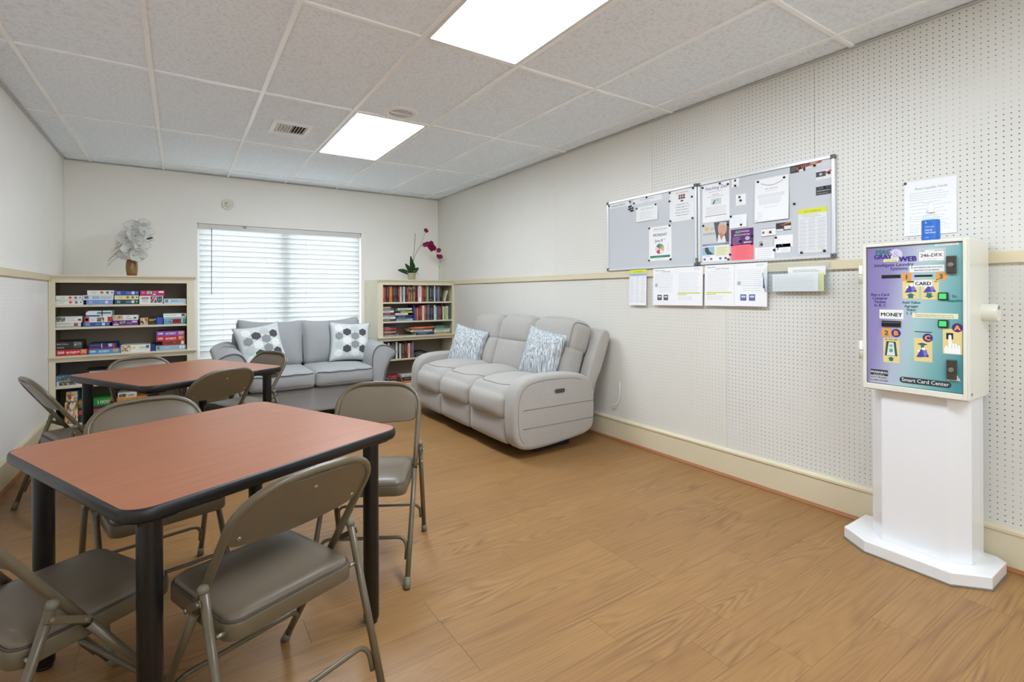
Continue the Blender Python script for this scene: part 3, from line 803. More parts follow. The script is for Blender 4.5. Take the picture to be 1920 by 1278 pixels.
def deco(S, w, h, kind):
    m = h * .18
    if kind == 'piece':
        S.lines(.03, h * .38, w * .36, h * .66, 2, (150, 150, 150), h * .08); piece(S, w * .54, h * .5, h * .22, (230, 90, 50))
        S.rect(w * .70, h * .25, w * .80, h * .8, (120, 120, 124)); S.disc(w * .92, h * .5, h * .16, (70, 76, 70))
    elif kind == '300':
        S.rect(w * .06, h * .2, w * .19, h * .8, (120, 124, 130)); S.text('300', w * .30, h * .82, h * .85, (76, 150, 190), bold=.001)
        S.lines(w * .58, h * .35, w * .95, h * .7, 3, (110, 150, 180), h * .07)
    elif kind == 'blue':
        S.lines(w * .1, h * .3, w * .28, h * .75, 3, (200, 210, 236), h * .1); S.text('300', w * .46, h * .78, h * .7, (150, 178, 230))
        S.rect(w * .70, h * .18, w * .82, h * .85, (226, 228, 232)); S.disc(w * .92, h * .5, h * .2, (120, 190, 226))
    elif kind == 'magenta':
        S.disc(w * .13, h * .45, h * .3, (214, 110, 150)); photo(S, w * .27, h * .1, w * .48, h * .75, [(170, 190, 150), (240, 240, 230), (60, 90, 60)])
        S.rect(w * .75, h * .12, w * .96, h * .5, W_); S.rect(w * .52, h * .7, w * .64, h * .9, W_); S.lines(w * .52, h * .25, w * .7, h * .45, 2, (236, 190, 210), h * .06)
    elif kind == 'seasons':
        S.lines(w * .1, h * .25, w * .42, h * .4, 2, (130, 70, 80), h * .1); S.lines(w * .1, h * .6, w * .42, h * .8, 3, (160, 160, 160), h * .04)
        photo(S, w * .47, h * .08, w * .72, h * .92, [(96, 60, 110), (220, 180, 180), (150, 90, 60), (236, 220, 200)]); photo(S, w * .73, h * .08, w * .97, h * .92, [(60, 80, 80), (120, 150, 190), (150, 150, 150)])
    elif kind == 'scene':
        photo(S, 0, h * .08, w * .35, h * .92, SCN); S.lines(w * .4, h * .25, w * .78, h * .75, 3, (170, 140, 140), h * .05); S.rect(w * .84, h * .45, w * .96, h * .8, (90, 90, 90))
    elif kind == 'stripe':
        S.lines(w * .03, h * .2, w * .62, h * .35, 2, (160, 130, 150), h * .07); S.rect(w * .72, h * .1, w * .88, h * .45, (210, 90, 60)); S.rect(w * .72, h * .5, w * .88, h * .8, (60, 50, 40))
        S.rect(0, h * .92, w, h, (50, 70, 50))
    elif kind == 'red':
        S.rect(0, 0, w * .18, h, RD); S.rect(w * .85, 0, w, h, RD); S.disc(w * .09, h * .5, h * .25, (236, 200, 200)); photo(S, w * .46, h * .1, w * .72, h * .95, [(120, 130, 90), (230, 230, 225), (40, 40, 40), (170, 90, 70)])
        S.lines(w * .22, h * .35, w * .4, h * .7, 3, (180, 180, 180), h * .05)
    elif kind == 'teal':
        S.rect(w * .43, h * .25, w * .97, h * .55, TL); S.rect(0, h * .75, w * .55, h, BL); S.rect(w * .60, 0, w * .65, h, RD); S.poly([(0, 0), (w * .12, 0), (0, h * .35)], RD)
    elif kind == 'purple':
        S.disc(w * .14, h * .4, h * .2, (214, 90, 140)); photo(S, w * .28, h * .1, w * .5, h * .7, [(130, 120, 110), (200, 200, 190), (70, 100, 60)]); S.text('500', w * .56, h * .78, h * .55, (214, 160, 226)); S.rect(w * .76, h * .12, w * .96, h * .55, (214, 196, 220)); S.rect(w * .04, h * .68, w * .24, h * .95, (220, 210, 220))
    elif kind == 'collage':
        photo(S, 0, 0, w, h, COLL, 10)
    elif kind == 'white500':
        photo(S, w * .02, h * .08, w * .4, h * .92, COLL, 8); S.text('500', w * .52, h * .45, h * .4, (170, 60, 70)); S.lines(w * .52, h * .6, w * .78, h * .85, 3, (160, 160, 160), h * .05); S.rect(w * .82, h * .45, w * .93, h * .8, (80, 80, 84))
    elif kind == 'green500':
        photo(S, w * .02, h * .08, w * .34, h * .95, COLL, 8); S.disc(w * .44, h * .45, h * .2, (206, 214, 60), ry=h * .17); S.text('500', w * .62, h * .62, h * .48, (120, 176, 60), bold=.0008); photo(S, w * .84, h * .1, w * .96, h * .6, [(110, 120, 140), (200, 200, 200), (60, 60, 70)], 3); S.lines(w * .5, h * .8, w * .95, h * .82, 1, (150, 150, 150), h * .04)
    elif kind in ('spring', 'springblue'):
        S.text('500', w * .05, h * .72, h * .62, (244, 240, 238), bold=.0012); S.text('springbok', w * .31, h * .62, h * .48, (246, 244, 240), bold=.001, shear=.15); S.lines(w * .31, h * .8, w * .68, h * .82, 1, (236, 210, 210), h * .05)
        photo(S, w * .77, h * .1, w * .95, h * .86, COLL, 4)
    elif kind == 'bob':
        S.text('Bob Pettes', w * .03, h * .42, h * .26, (216, 196, 176), bold=.0004); photo(S, w * .66, h * .12, w * .94, h * .6, [(120, 130, 140), (210, 160, 130), (70, 80, 60), (220, 220, 220)], 5); S.rect(w * .03, h * .7, w * .3, h * .9, (130, 126, 122)); S.rect(w * .64, h * .66, w * .95, h * .9, (70, 86, 60)); S.rect(0, h * .64, w, h * .655, (110, 105, 100))
    elif kind == 'navy':
        S.lines(w * .05, h * .35, w * .55, h * .4, 1, (150, 160, 200), h * .07); S.rect(w * .45, 0, w * .48, h, (222, 222, 222)); S.rect(w * .70, h * .1, w * .84, h * .7, (190, 200, 216)); S.rect(w * .87, h * .1, w * .92, h * .8, (210, 60, 110)); S.rect(0, h * .84, w, h, RD)
    elif kind == 'greyblue':
        photo(S, w * .05, h * .15, w * .13, h * .85, [(150, 120, 90), (90, 70, 60), (200, 190, 170)], 2); S.text('puzzle', w * .28, h * .62, h * .4, (226, 234, 240)); S.rect(w * .78, h * .12, w * .86, h * .85, (226, 232, 236)); S.rect(w * .88, h * .12, w * .96, h * .85, (226, 232, 236))
    elif kind == 'pic':
        photo(S, w * .1, h * .1, w * .7, h * .92, [(90, 96, 70), (170, 150, 110), (60, 50, 44), (200, 200, 190)], 6); S.rect(w * .74, h * .2, w * .97, h * .8, (214, 214, 210))
    elif kind == 'black':
        S.rect(w * .14, h * .25, w, h, (222, 224, 226)); S.text('B', w * .18, h * .9, h * .6, BK, bold=.001); S.lines(w * .34, h * .55, w * .7, h * .58, 1, (150, 150, 150), h * .08); S.disc(w * .84, h * .6, h * .16, (110, 110, 110))
    elif kind == 'k1000':
        S.text('1000', w * .50, h * .82, h * .75, (206, 244, 206), bold=.001); S.disc(w * .92, h * .45, h * .24, (224, 70, 40)); S.disc(w * .05, h * .4, h * .22, (220, 90, 60))
    elif kind == 'w1000':
        photo(S, w * .06, h * .2, w * .44, h * .9, [(96, 84, 70), (180, 170, 150), (50, 46, 42)], 4); S.text('1000', w * .50, h * .8, h * .6, (60, 60, 62), bold=.0008)
    elif kind == 'o1000':
        S.rect(w * .22, h * .2, w * .44, h * .9, (214, 170, 50)); S.text('1000', w * .48, h * .85, h * .7, (250, 226, 170), bold=.0008)
    elif kind == 'pinkband':
        S.rect(0, h * .2, w, h * .5, (200, 70, 90)); photo(S, w * .3, h * .5, w * .9, h, [(90, 120, 70), (170, 90, 60), (60, 80, 50)], 4)
    elif kind == 'tealred':
        photo(S, w * .02, h * .08, w * .38, h * .95, [(120, 180, 206), (220, 60, 50), (236, 236, 236), (60, 50, 50)], 4); S.rect(w * .40, h * .05, w * .78, h, (150, 30, 38)); S.lines(w * .44, h * .5, w * .74, h * .52, 1, (222, 170, 170), h * .1); S.rect(w * .8, h * .1, w * .84, h * .9, (200, 224, 224))
    elif kind == 'tealwhite':
        S.lines(w * .05, h * .35, w * .70, h * .4, 1, (150, 152, 152), h * .09); S.rect(w * .78, h * .1, w * .92, h * .6, (90, 84, 80)); S.rect(0, h * .78, w, h, (120, 190, 176))
    elif kind == 'orangeblack':
        S.rect(w * .1, h * .2, w * .7, h * .5, (206, 140, 60)); S.disc(w * .85, h * .28, h * .1, (180, 196, 210)); S.lines(w * .2, h * .85, w * .9, h * .87, 1, (120, 120, 120), h * .05)
    elif kind == 'redpic':
        photo(S, w * .2, h * .05, w * .78, h * .9, [(120, 44, 40), (190, 120, 60), (70, 80, 60), (180, 60, 40)], 6); S.rect(w * .82, h * .05, w * .95, h * .95, (224, 220, 216))
PB = [ # x0, x1, z0, z1, side colour, motif, label
 (-.920, -.731, 1.173, 1.215, W_, 'piece', 'white puzzle box with orange jigsaw emblem, lowest in the corner of the top shelf'),
 (-.916, -.737, 1.215, 1.257, W_, 'piece', 'white puzzle box with orange jigsaw emblem upon its twin, touching the bookcase side'),
 (-.709, -.518, 1.173, 1.214, (122, 154, 214), 'blue', 'periwinkle blue puzzle box at the bottom of the top shelf'),
 (-.735, -.514, 1.214, 1.260, (214, 226, 234), '300', 'pale 300 piece puzzle box resting on the periwinkle box'),
 (-.703, -.510, 1.260, 1.304, W_, 'piece', 'white puzzle box with orange jigsaw emblem topping the pale 300 box'),
 (-.508, -.326, 1.173, 1.216, (36, 72, 76), 'blue', 'dark teal puzzle box under a pale yellow one'),
 (-.508, -.326, 1.216, 1.257, YL, 'piece', 'pale yellow puzzle box between a teal and a blue one'),
 (-.506, -.324, 1.257, 1.300, (52, 82, 160), 'blue', 'royal blue puzzle box on top of the pale yellow one'),
 (-.321, -.136, 1.173, 1.251, W_, 'seasons', 'thick white puzzle box with two pictures on the top shelf'),
 (-.316, -.123, 1.251, 1.302, (190, 36, 100), 'magenta', 'magenta puzzle box lying on the thick white one'),
 (-.130, .054, 1.173, 1.222, (200, 220, 232), '300', 'pale 300 piece puzzle box alone at the shelf end'),
 (-.916, -.747, .972, 1.014, (222, 220, 212), 'stripe', 'white puzzle box with green lower edge in the second shelf corner'),
 (-.916, -.739, 1.014, 1.068, W_, 'scene', 'white puzzle box with a green landscape picture on its end'),
 (-.734, -.542, .972, 1.010, (56, 82, 160), 'blue', 'blue puzzle box at the bottom of a stack of three'),
 (-.724, -.528, 1.010, 1.058, W_, 'red', 'white puzzle box with red ends in the middle of a stack'),
 (-.713, -.528, 1.058, 1.116, (228, 234, 234), 'teal', 'white puzzle box with teal band and red cross ribbon'),
 (-.523, -.331, .972, 1.022, PU, 'purple', 'purple puzzle box under a white 500 piece box'),
 (-.521, -.331, 1.022, 1.070, W_, 'white500', 'white 500 piece puzzle box on top of the purple box'),
 (-.315, -.255, .972, 1.040, (206, 180, 140), 'collage', 'small square box covered with a candy collage'),
 (-.253, -.190, .972, 1.039, BK, 'orangeblack', 'small black box with an orange stripe'),
 (-.187, -.138, .972, 1.043, (44, 84, 186), None, 'small plain bright blue box on the second shelf'),
 (-.131, .050, .972, 1.025, (70, 160, 164), 'tealred', 'teal and dark red box with a snowman picture'),
 (-.134, .055, 1.025, 1.076, (238, 238, 236), 'tealwhite', 'white box with a pale teal base lying on the teal and red box'),
 (-.916, -.699, .718, .772, (196, 36, 44), 'spring', 'red 500 piece puzzle box under the black one'),
 (-.916, -.734, .772, .846, BK, 'bob', 'thick black puzzle box with cream lettering'),
 (-.694, -.467, .718, .763, (76, 148, 210), 'springblue', 'sky blue 500 piece puzzle box on the ledge'),
 (-.693, -.492, .763, .814, NV, 'navy', 'navy puzzle box with red lower edge tied with a white band'),
 (-.462, -.237, .718, .786, (234, 234, 228), 'green500', 'white 500 piece box with green numerals and a crowd picture'),
 (-.233, -.199, .718, .784, (30, 48, 120), None, 'narrow navy box squeezed beside the grey blue one'),
 (-.195, .050, .718, .766, (150, 176, 200), 'greyblue', 'long grey blue puzzle box at the bottom of a stack'),
 (-.142, .043, .766, .806, (170, 36, 44), 'redpic', 'dark red puzzle box with a picture strip under two 500 boxes'),
 (-.190, .043, .806, .856, (200, 40, 48), 'spring', 'red 500 piece puzzle box beneath the violet one'),
 (-.188, .041, .856, .904, (146, 74, 170), 'spring', 'violet 500 piece puzzle box on top of the red one'),
 (-.915, -.770, .492, .540, (90, 150, 200), 'pic', 'white and blue puzzle box lying on another below the ledge'),
 (-.915, -.728, .445, .492, (220, 220, 214), 'pic', 'white puzzle box with a brown picture on the lower shelf'),
 (-.720, -.540, .445, .520, (60, 66, 64), 'pic', 'grey green puzzle box under a black and white one'),
 (-.718, -.500, .520, .575, (44, 46, 48), 'black', 'black and white puzzle box on the lower shelf'),
 (-.480, -.200, .445, .500, (44, 80, 56), 'pic', 'dark green puzzle box lying below the ledge'),
 (-.849, -.772, .300, .392, (70, 120, 180), 'collage', 'small blue box with a mosaic picture near the floor'),
 (-.860, -.770, .105, .300, (60, 130, 90), 'collage', 'upright green puzzle box with a crowded picture at floor level'),
 (-.765, -.515, .240, .310, (48, 140, 64), 'k1000', 'green 1000 piece puzzle box near the floor'),
 (-.765, -.530, .105, .240, (54, 60, 62), 'pinkband', 'dark puzzle box with a pink band under the green one'),
 (-.486, -.346, .290, .338, (226, 222, 212), 'w1000', 'cream 1000 piece puzzle box on the orange one'),
 (-.505, -.230, .235, .290, (226, 136, 44), 'o1000', 'orange 1000 piece puzzle box near the floor'),
 (-.500, -.240, .105, .235, (120, 110, 100), 'pic', 'thick brown puzzle box under the orange one'),
]
for (x0, x1, z0, z1, col, kind, lab) in PB:
    y0 = 5.925 + random.uniform(0, .012); dp = random.uniform(.20, .26)
    t = thing('puzzle_box', ((x0 + x1) / 2, y0 + dp / 2, z0), lab, 'box', 'jigsaw puzzle boxes on the bookcase')
    e = min(.014, (z1 - z0) * .25); m = mat('card_%02x%02x%02x' % col, col, 0.45)
    put('lid', box(x0, x1, y0, y0 + dp, z0 + e, z1 - .0006, .001), m, t)
    put('tray', box(x0 + .0015, x1 - .0015, y0 + .0015, y0 + dp - .0015, z0 + .0004, z0 + e, 0), m, t)
    if kind:
        S = Sheet((x0, y0, z1), (1, 0, 0), (0, 0, 1)); deco(S, x1 - x0, (z1 - z0) - e * .4, kind); S.done('printed_side', t)

# ------------------------------------------------------------------ books
CN = {'red': (188, 44, 40), 'dark red': (110, 30, 34), 'black': (36, 34, 36), 'orange': (220, 100, 50), 'charcoal': (62, 62, 66), 'cream': (226, 214, 186), 'white': (232, 230, 224),
      'slate blue': (84, 104, 140), 'grey': (140, 140, 140), 'brown': (104, 72, 50), 'tan': (176, 140, 90), 'plum': (84, 44, 70), 'olive': (170, 166, 60), 'navy': (42, 50, 92), 'green': (60, 110, 80),
      'teal': (50, 120, 120), 'yellow': (226, 200, 90), 'pale green': (180, 200, 160), 'pale blue': (150, 180, 206), 'purple': (80, 60, 130)}
cov = {k: mat('cover_' + k.replace(' ', '_'), c, 0.5) for k, c in CN.items()}
M_PAGE = mat('book_pages', (226, 218, 198), 0.9, grain=0.1, gscale=300)
BG = 'books on the book shelves'
def book_upright(x, w, yf, z0, h, col, depth, lab, lean=0.0, bands=0):
    z0 += .0005
    t = thing('book', (x + w / 2, yf + depth / 2, z0), lab, 'book', BG)
    c = cov[col]
    put('spine', box(x, x + w, yf, yf + .006, z0, z0 + h, min(.002, w * .2)), c, t)
    put('cover', box(x, x + min(.0025, w * .2), yf + .006, yf + depth, z0, z0 + h), c, t)
    put('cover', box(x + w - min(.0025, w * .2), x + w, yf + .006, yf + depth, z0, z0 + h), c, t)
    put('pages', box(x + min(.0025, w * .2), x + w - min(.0025, w * .2), yf + .006, yf + depth - .004, z0 + .002, z0 + h - .004), M_PAGE, t)
    S = Sheet((x, yf, z0 + h), (1, 0, 0), (0, 0, 1)); lt = (236, 226, 196) if sum(CN[col]) < 480 else (70, 60, 60)
    if w > .012:
        if bands: S.rect(w * .1, h * .12, w * .9, h * .14, (206, 176, 90)); S.rect(w * .1, h * .72, w * .9, h * .74, (206, 176, 90)); S.rect(w * .15, h * .2, w * .85, h * .38, (60, 44, 34))
        else:
            a = random.uniform(.1, .2); e = random.uniform(.55, .75); lt = tuple(int(.55 * p + .45 * q) for p, q in zip(lt, CN[col])); v = h * a
            while v < h * e:
                g = random.uniform(.012, .026); S.rect(w * .38, v, w * .62, min(h * e, v + g), lt); v += g + .005
            if random.random() < .4: S.rect(w * .25, h * .85, w * .75, h * .89, lt)
    S.done('spine_print', t)
    if lean:
        t.rotation_euler = (0, lean, 0)
    return t
def book_flat(x, w, yf, z0, th, col, depth, lab):
    z0 += .0004
    t = thing('book', (x + w / 2, yf + depth / 2, z0), lab, 'book', BG)
    c = cov[col]; e = min(.0022, th * .2)
    put('spine', box(x, x + w, yf, yf + .005, z0, z0 + th, min(.0015, th * .2)), c, t)
    put('cover', box(x, x + w, yf + .005, yf + depth, z0, z0 + e), c, t)
    put('cover', box(x, x + w, yf + .005, yf + depth, z0 + th - e, z0 + th), c, t)
    put('pages', box(x + .003, x + w - .003, yf + .005, yf + depth - .004, z0 + e, z0 + th - e), M_PAGE, t)
    S = Sheet((x, yf, z0 + th), (1, 0, 0), (0, 0, 1)); lt = (236, 226, 196) if sum(CN[col]) < 480 else (70, 60, 60)
    lt = tuple(int(.6 * p + .4 * q) for p, q in zip(lt, CN[col])); S.lines(w * .12, th * .5, w * random.uniform(.6, .8), th * .5, 1, lt, th * .3); S.done('spine_print', t)
    return t
def cx(c): return 2.124 + (c - 248) * .00175       # shelf abscissa
def row(names, z0, yf, hmin, hmax, shelf, bands=()):
    for i, (a, b, col) in enumerate(names):
        h = random.uniform(hmin, hmax); pc = names[i - 1][2] if i else None; nc = names[i + 1][2] if i + 1 < len(names) else None
        nb = (' between %s and %s books' % (pc, nc)) if pc and nc else (' beside a %s book' % (pc or nc))
        book_upright(cx(a) + .0006, cx(b) - cx(a) - .0012, yf + random.uniform(0, .018), z0, h, col, random.uniform(.15, .19), '%s book standing upright%s on the %s shelf' % (col, nb, shelf), bands=(i in bands))
yb_ = 6.125
R1 = [(250, 270, 'red'), (270, 278, 'brown'), (278, 300, 'black'), (300, 323, 'orange'), (323, 337, 'black'), (337, 351, 'charcoal'), (351, 365, 'black'), (365, 375, 'dark red'), (375, 384, 'red'), (385, 397, 'cream'), (397, 410, 'slate blue'), (410, 420, 'white'), (420, 431, 'charcoal'), (431, 446, 'dark red'),
      (447, 457, 'tan'), (457, 467, 'brown'), (467, 477, 'tan'), (477, 487, 'brown'), (487, 498, 'tan'), (499, 511, 'plum'), (511, 524, 'dark red'), (525, 554, 'white'), (554, 568, 'red'), (568, 584, 'dark red'), (585, 597, 'green'), (597, 613, 'olive'), (614, 641, 'navy'), (641, 656, 'charcoal'), (656, 665, 'white'), (665, 677, 'navy'), (677, 690, 'slate blue'), (690, 701, 'grey'), (701, 718, 'black')]
row(R1, 1.155, yb_, .195, .212, 'top', bands=(14, 15, 16, 17, 18))
book_upright(cx(742), .016, yb_ + .01, 1.158, .15, 'cream', .13, 'cream paperback leaning askew at the end of the top shelf', lean=R(16))
R2 = [(487, 500, 'navy'), (500, 513, 'purple'), (513, 527, 'orange'), (527, 543, 'charcoal'), (543, 560, 'red'), (560, 572, 'white'), (572, 585, 'orange'), (585, 598, 'brown'), (598, 612, 'slate blue'), (612, 626, 'charcoal'), (626, 642, 'plum'), (642, 655, 'black'), (655, 667, 'white'), (667, 679, 'pale blue'), (679, 692, 'navy'), (692, 702, 'green'), (702, 716, 'red'), (716, 726, 'charcoal'), (726, 737, 'white'), (737, 750, 'olive'), (750, 764, 'pale green'), (764, 776, 'white'), (776, 786, 'green')]
row(R2, .910, yb_, .165, .205, 'second')
def stack(items, x0, x1, z0, yf, where):
    z = z0
    for i, (th, col, a, b) in enumerate(items):
        w = x1 - x0; below = items[i - 1][1] if i else None
        lab = '%s book lying flat %s' % (col, ('on a %s one ' % below if below else 'lowest ') + where)
        book_flat(x0 + w * a, w * (b - a), yf + random.uniform(0, .02), z, th, col, random.uniform(.15, .2), lab); z += th + .0004
stack([(.030, 'charcoal', 0, .95), (.026, 'white', .02, 1), (.024, 'grey', 0, .98), (.030, 'dark red', .02, .97), (.026, 'white', .05, .9), (.024, 'slate blue', .02, .85), (.024, 'tan', .0, .66)], cx(250), cx(346), .910, yb_, 'in the second shelf corner stack')
stack([(.030, 'pale blue', .05, 1), (.024, 'charcoal', 0, .95), (.020, 'navy', .04, .98), (.026, 'white', 0, .72), (.022, 'yellow', .3, .98), (.018, 'green', .0, .9), (.020, 'white', .12, .96)], cx(350), cx(484), .910, yb_, 'in the wide second shelf stack')
stack([(.024, 'grey', 0, 1), (.022, 'plum', .0, .84), (.018, 'tan', .03, .8), (.020, 'charcoal', 0, .78), (.022, 'red', .02, .82), (.020, 'navy', 0, .82)], cx(252), cx(374), .718, yb_, 'in the small ledge stack')
stack([(.024, 'navy', .25, 1), (.020, 'slate blue', .28, 1), (.020, 'white', .05, .95), (.020, 'brown', 0, .92), (.020, 'orange', .1, 1)], cx(455), cx(652), .718, yb_, 'in the broad ledge stack')
stack([(.026, 'tan', .02, 1), (.022, 'white', 0, .95), (.020, 'pale green', .03, .98), (.022, 'teal', .0, .92), (.020, 'green', .04, .88)], cx(656), cx(798), .718, yb_, 'in the ledge stack by the wall')
R4 = [(262, 276, 'charcoal'), (276, 290, 'dark red'), (290, 304, 'white'), (304, 320, 'navy'), (320, 335, 'brown'), (335, 350, 'charcoal'), (350, 363, 'white'), (363, 378, 'black'), (378, 390, 'white'), (390, 402, 'brown'), (402, 417, 'charcoal'), (417, 430, 'dark red'), (430, 445, 'brown'), (445, 460, 'cream'), (460, 473, 'red'), (473, 490, 'slate blue')]
row(R4, .428, yb_, .185, .215, 'lower')
stack([(.030, 'black', 0, 1), (.024, 'charcoal', .05, .95), (.016, 'black', .0, .9)], cx(494), cx(606), .428, yb_, 'on the lower shelf')
stack([(.030, 'brown', 0, 1), (.028, 'dark red', .05, .95), (.026, 'charcoal', .0, .9), (.022, 'red', .1, .85)], cx(300), cx(392), .105, yb_, 'on the bottom shelf by the loveseat')
stack([(.036, 'orange', 0, 1), (.040, 'black', .03, .98), (.026, 'white', .0, .97)], cx(396), cx(506), .105, yb_, 'on the bottom shelf by the sofa')

# ------------------------------------------------------------------ loveseat
def loop_pts(fn, n=40): return [fn(i / n) for i in range(n)]
lv = thing('loveseat', (1.127, 5.75, 0), 'grey two seat loveseat with flared arms in front of the window', 'sofa')
LX = 1.127
put('base_frame', soft((LX, 5.74, .19), (.66, .44, .125), .03, (0, 0.0, 0)), M_LOVE, lv)
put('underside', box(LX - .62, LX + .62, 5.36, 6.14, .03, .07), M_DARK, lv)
def arm(sg):
    inner, xo = .600, 0
    pr_ = [(.585, .065), (.600, .30), (.590, .52), (.600, .630), (.650, .700), (.720, .712), (.800, .690), (.852, .650), (.868, .615), (.850, .590), (.800, .545), (.760, .470), (.735, .370), (.715, .230), (.705, .065)]
    pr_ = smooth_poly(pr_, 1)
    bm = prism(pr_, lambda p, q, t: (LX + sg * p, t, q + .045 * max(0, (t - 5.3) / .9) * (1 if q > .5 else 0)), 5.295, 6.20, .022, 3)
    a = put('arm', bm, M_LOVE, lv, True)
    ring = [(p * 1.0, q) for p, q in pr_]
    cxm = sum(p for p, q in ring) / len(ring); czm = sum(q for p, q in ring) / len(ring)
    put('piping', tube([(LX + sg * (cxm + (p - cxm) * .97), 5.2935, czm + (q - czm) * .985) for p, q in ring], .006, 6, True), M_LOVE_P, a)
arm(-1); arm(1)
put('back_frame', soft((LX, 6.13, .50), (.66, .09, .36), .05, (0, .01, 0)), M_LOVE, lv)
for i, sg in enumerate((-1, 1)):
    cxs = LX + sg * .297
    def df(p, u):
        x, y, z_ = p
        z_ += .018 * (u.x * u.x) * max(0, u.z) - .01 * max(0, u.z)
        return (x, y, z_)
    sc = put('seat_cushion', soft((cxs, 5.56, .412), (.297, .335, .085), .045, (0.0, .018, .020)), M_LOVE, lv)
    for z_, in ((.474,), (.345,)):
        put('piping', tube([(cxs - .278, 5.232, z_)] + [(cxs - .278 + .556 * k / 10, 5.226 - .016 * (1 - (k / 5 - 1) ** 2), z_ + .004 * math.sin(k * 2.0)) for k in range(1, 10)] + [(cxs + .278, 5.232, z_)], .0055, 6), M_LOVE_P, sc)
    wv = .03 if sg < 0 else .034
    def db(p, u, sg=sg, wv=wv):
        x, y, z_ = p
        top = max(0.0, u.z)
        z_ += top * (.055 * abs(u.x) ** 3 - .022 + sg * wv * .4 * u.x)
        x += .02 * u.x * top
        return (x, y, z_)
    Mb = TR((cxs + sg * .012, 5.93, .715), rx=R(-9))
    bc = put('back_cushion', soft((0, 0, 0), (.312, .105, .255), .075, (0, .055, .01), Mb, 14, db), M_LOVE, lv)
    rim = []
    for k in range(49):
        a = k / 48.0
        u = -1 + 2 * a; z_ = .255 - .02 + (.055 * abs(u) ** 3 - .022 + sg * wv * .4 * u)
        rim.append(Mb @ Vector((.300 * u + .018 * u, -.062, z_ - .055 * max(0, abs(u) - .86) ** 2 * 50)))
    rim = [Mb @ Vector((-.306, -.068, -.18))] + [Mb @ Vector((-.312, -.068, .06))] + rim + [Mb @ Vector((.312, -.068, .06)), Mb @ Vector((.306, -.068, -.18))]
    put('piping', tube(rim, .0055, 6), M_LOVE_P, bc)

# ------------------------------------------------------------------ scatter pillows
def pillow_fn(S_, T_, sag=.10):
    def f(u, v, side):
        e = (1 - abs(u) ** 2.2) * (1 - abs(v) ** 2.2)
        x = S_ * u * (1 - sag * (1 - v * v) * abs(u) ** 2); z_ = S_ * v * (1 - sag * (1 - u * u) * abs(v) ** 2)
        return Vector((x, side * (T_ * max(0, e) ** .55 + .002), z_))
    return f
def pillow_mesh(f, Mx_, n=30):
    bm = bmesh.new(); G = {}
    for side in (-1, 1):
        for i in range(n + 1):
            for j in range(n + 1):
                u, v = -1 + 2 * i / n, -1 + 2 * j / n
                edge = i in (0, n) or j in (0, n)
                key = (0 if edge else side, i, j)
                if key not in G:
                    p = f(u, v, side)
                    if edge: p.y = 0
                    G[key] = bm.verts.new(Mx_ @ p)
    for side in (-1, 1):
        for i in range(n):
            for j in range(n):
                q = []
                for a, b in ((i, j), (i + 1, j), (i + 1, j + 1), (i, j + 1)):
                    edge = a in (0, n) or b in (0, n); q.append(G[(0 if edge else side, a, b)])
                fc = bm.faces.new(q if side < 0 else q[::-1]); fc.smooth = True
    return bm
M_PB = make_fabric('pillow_pale_cloth', (206, 210, 210), 0.12)
HEXC = [mat('hex_charcoal', (74, 74, 76), 0.9, grain=.1), mat('hex_grey', (140, 142, 144), 0.9, grain=.1), mat('hex_white', (226, 228, 224), 0.9, grain=.06), mat('hex_pale', (188, 194, 194), 0.9, grain=.06)]
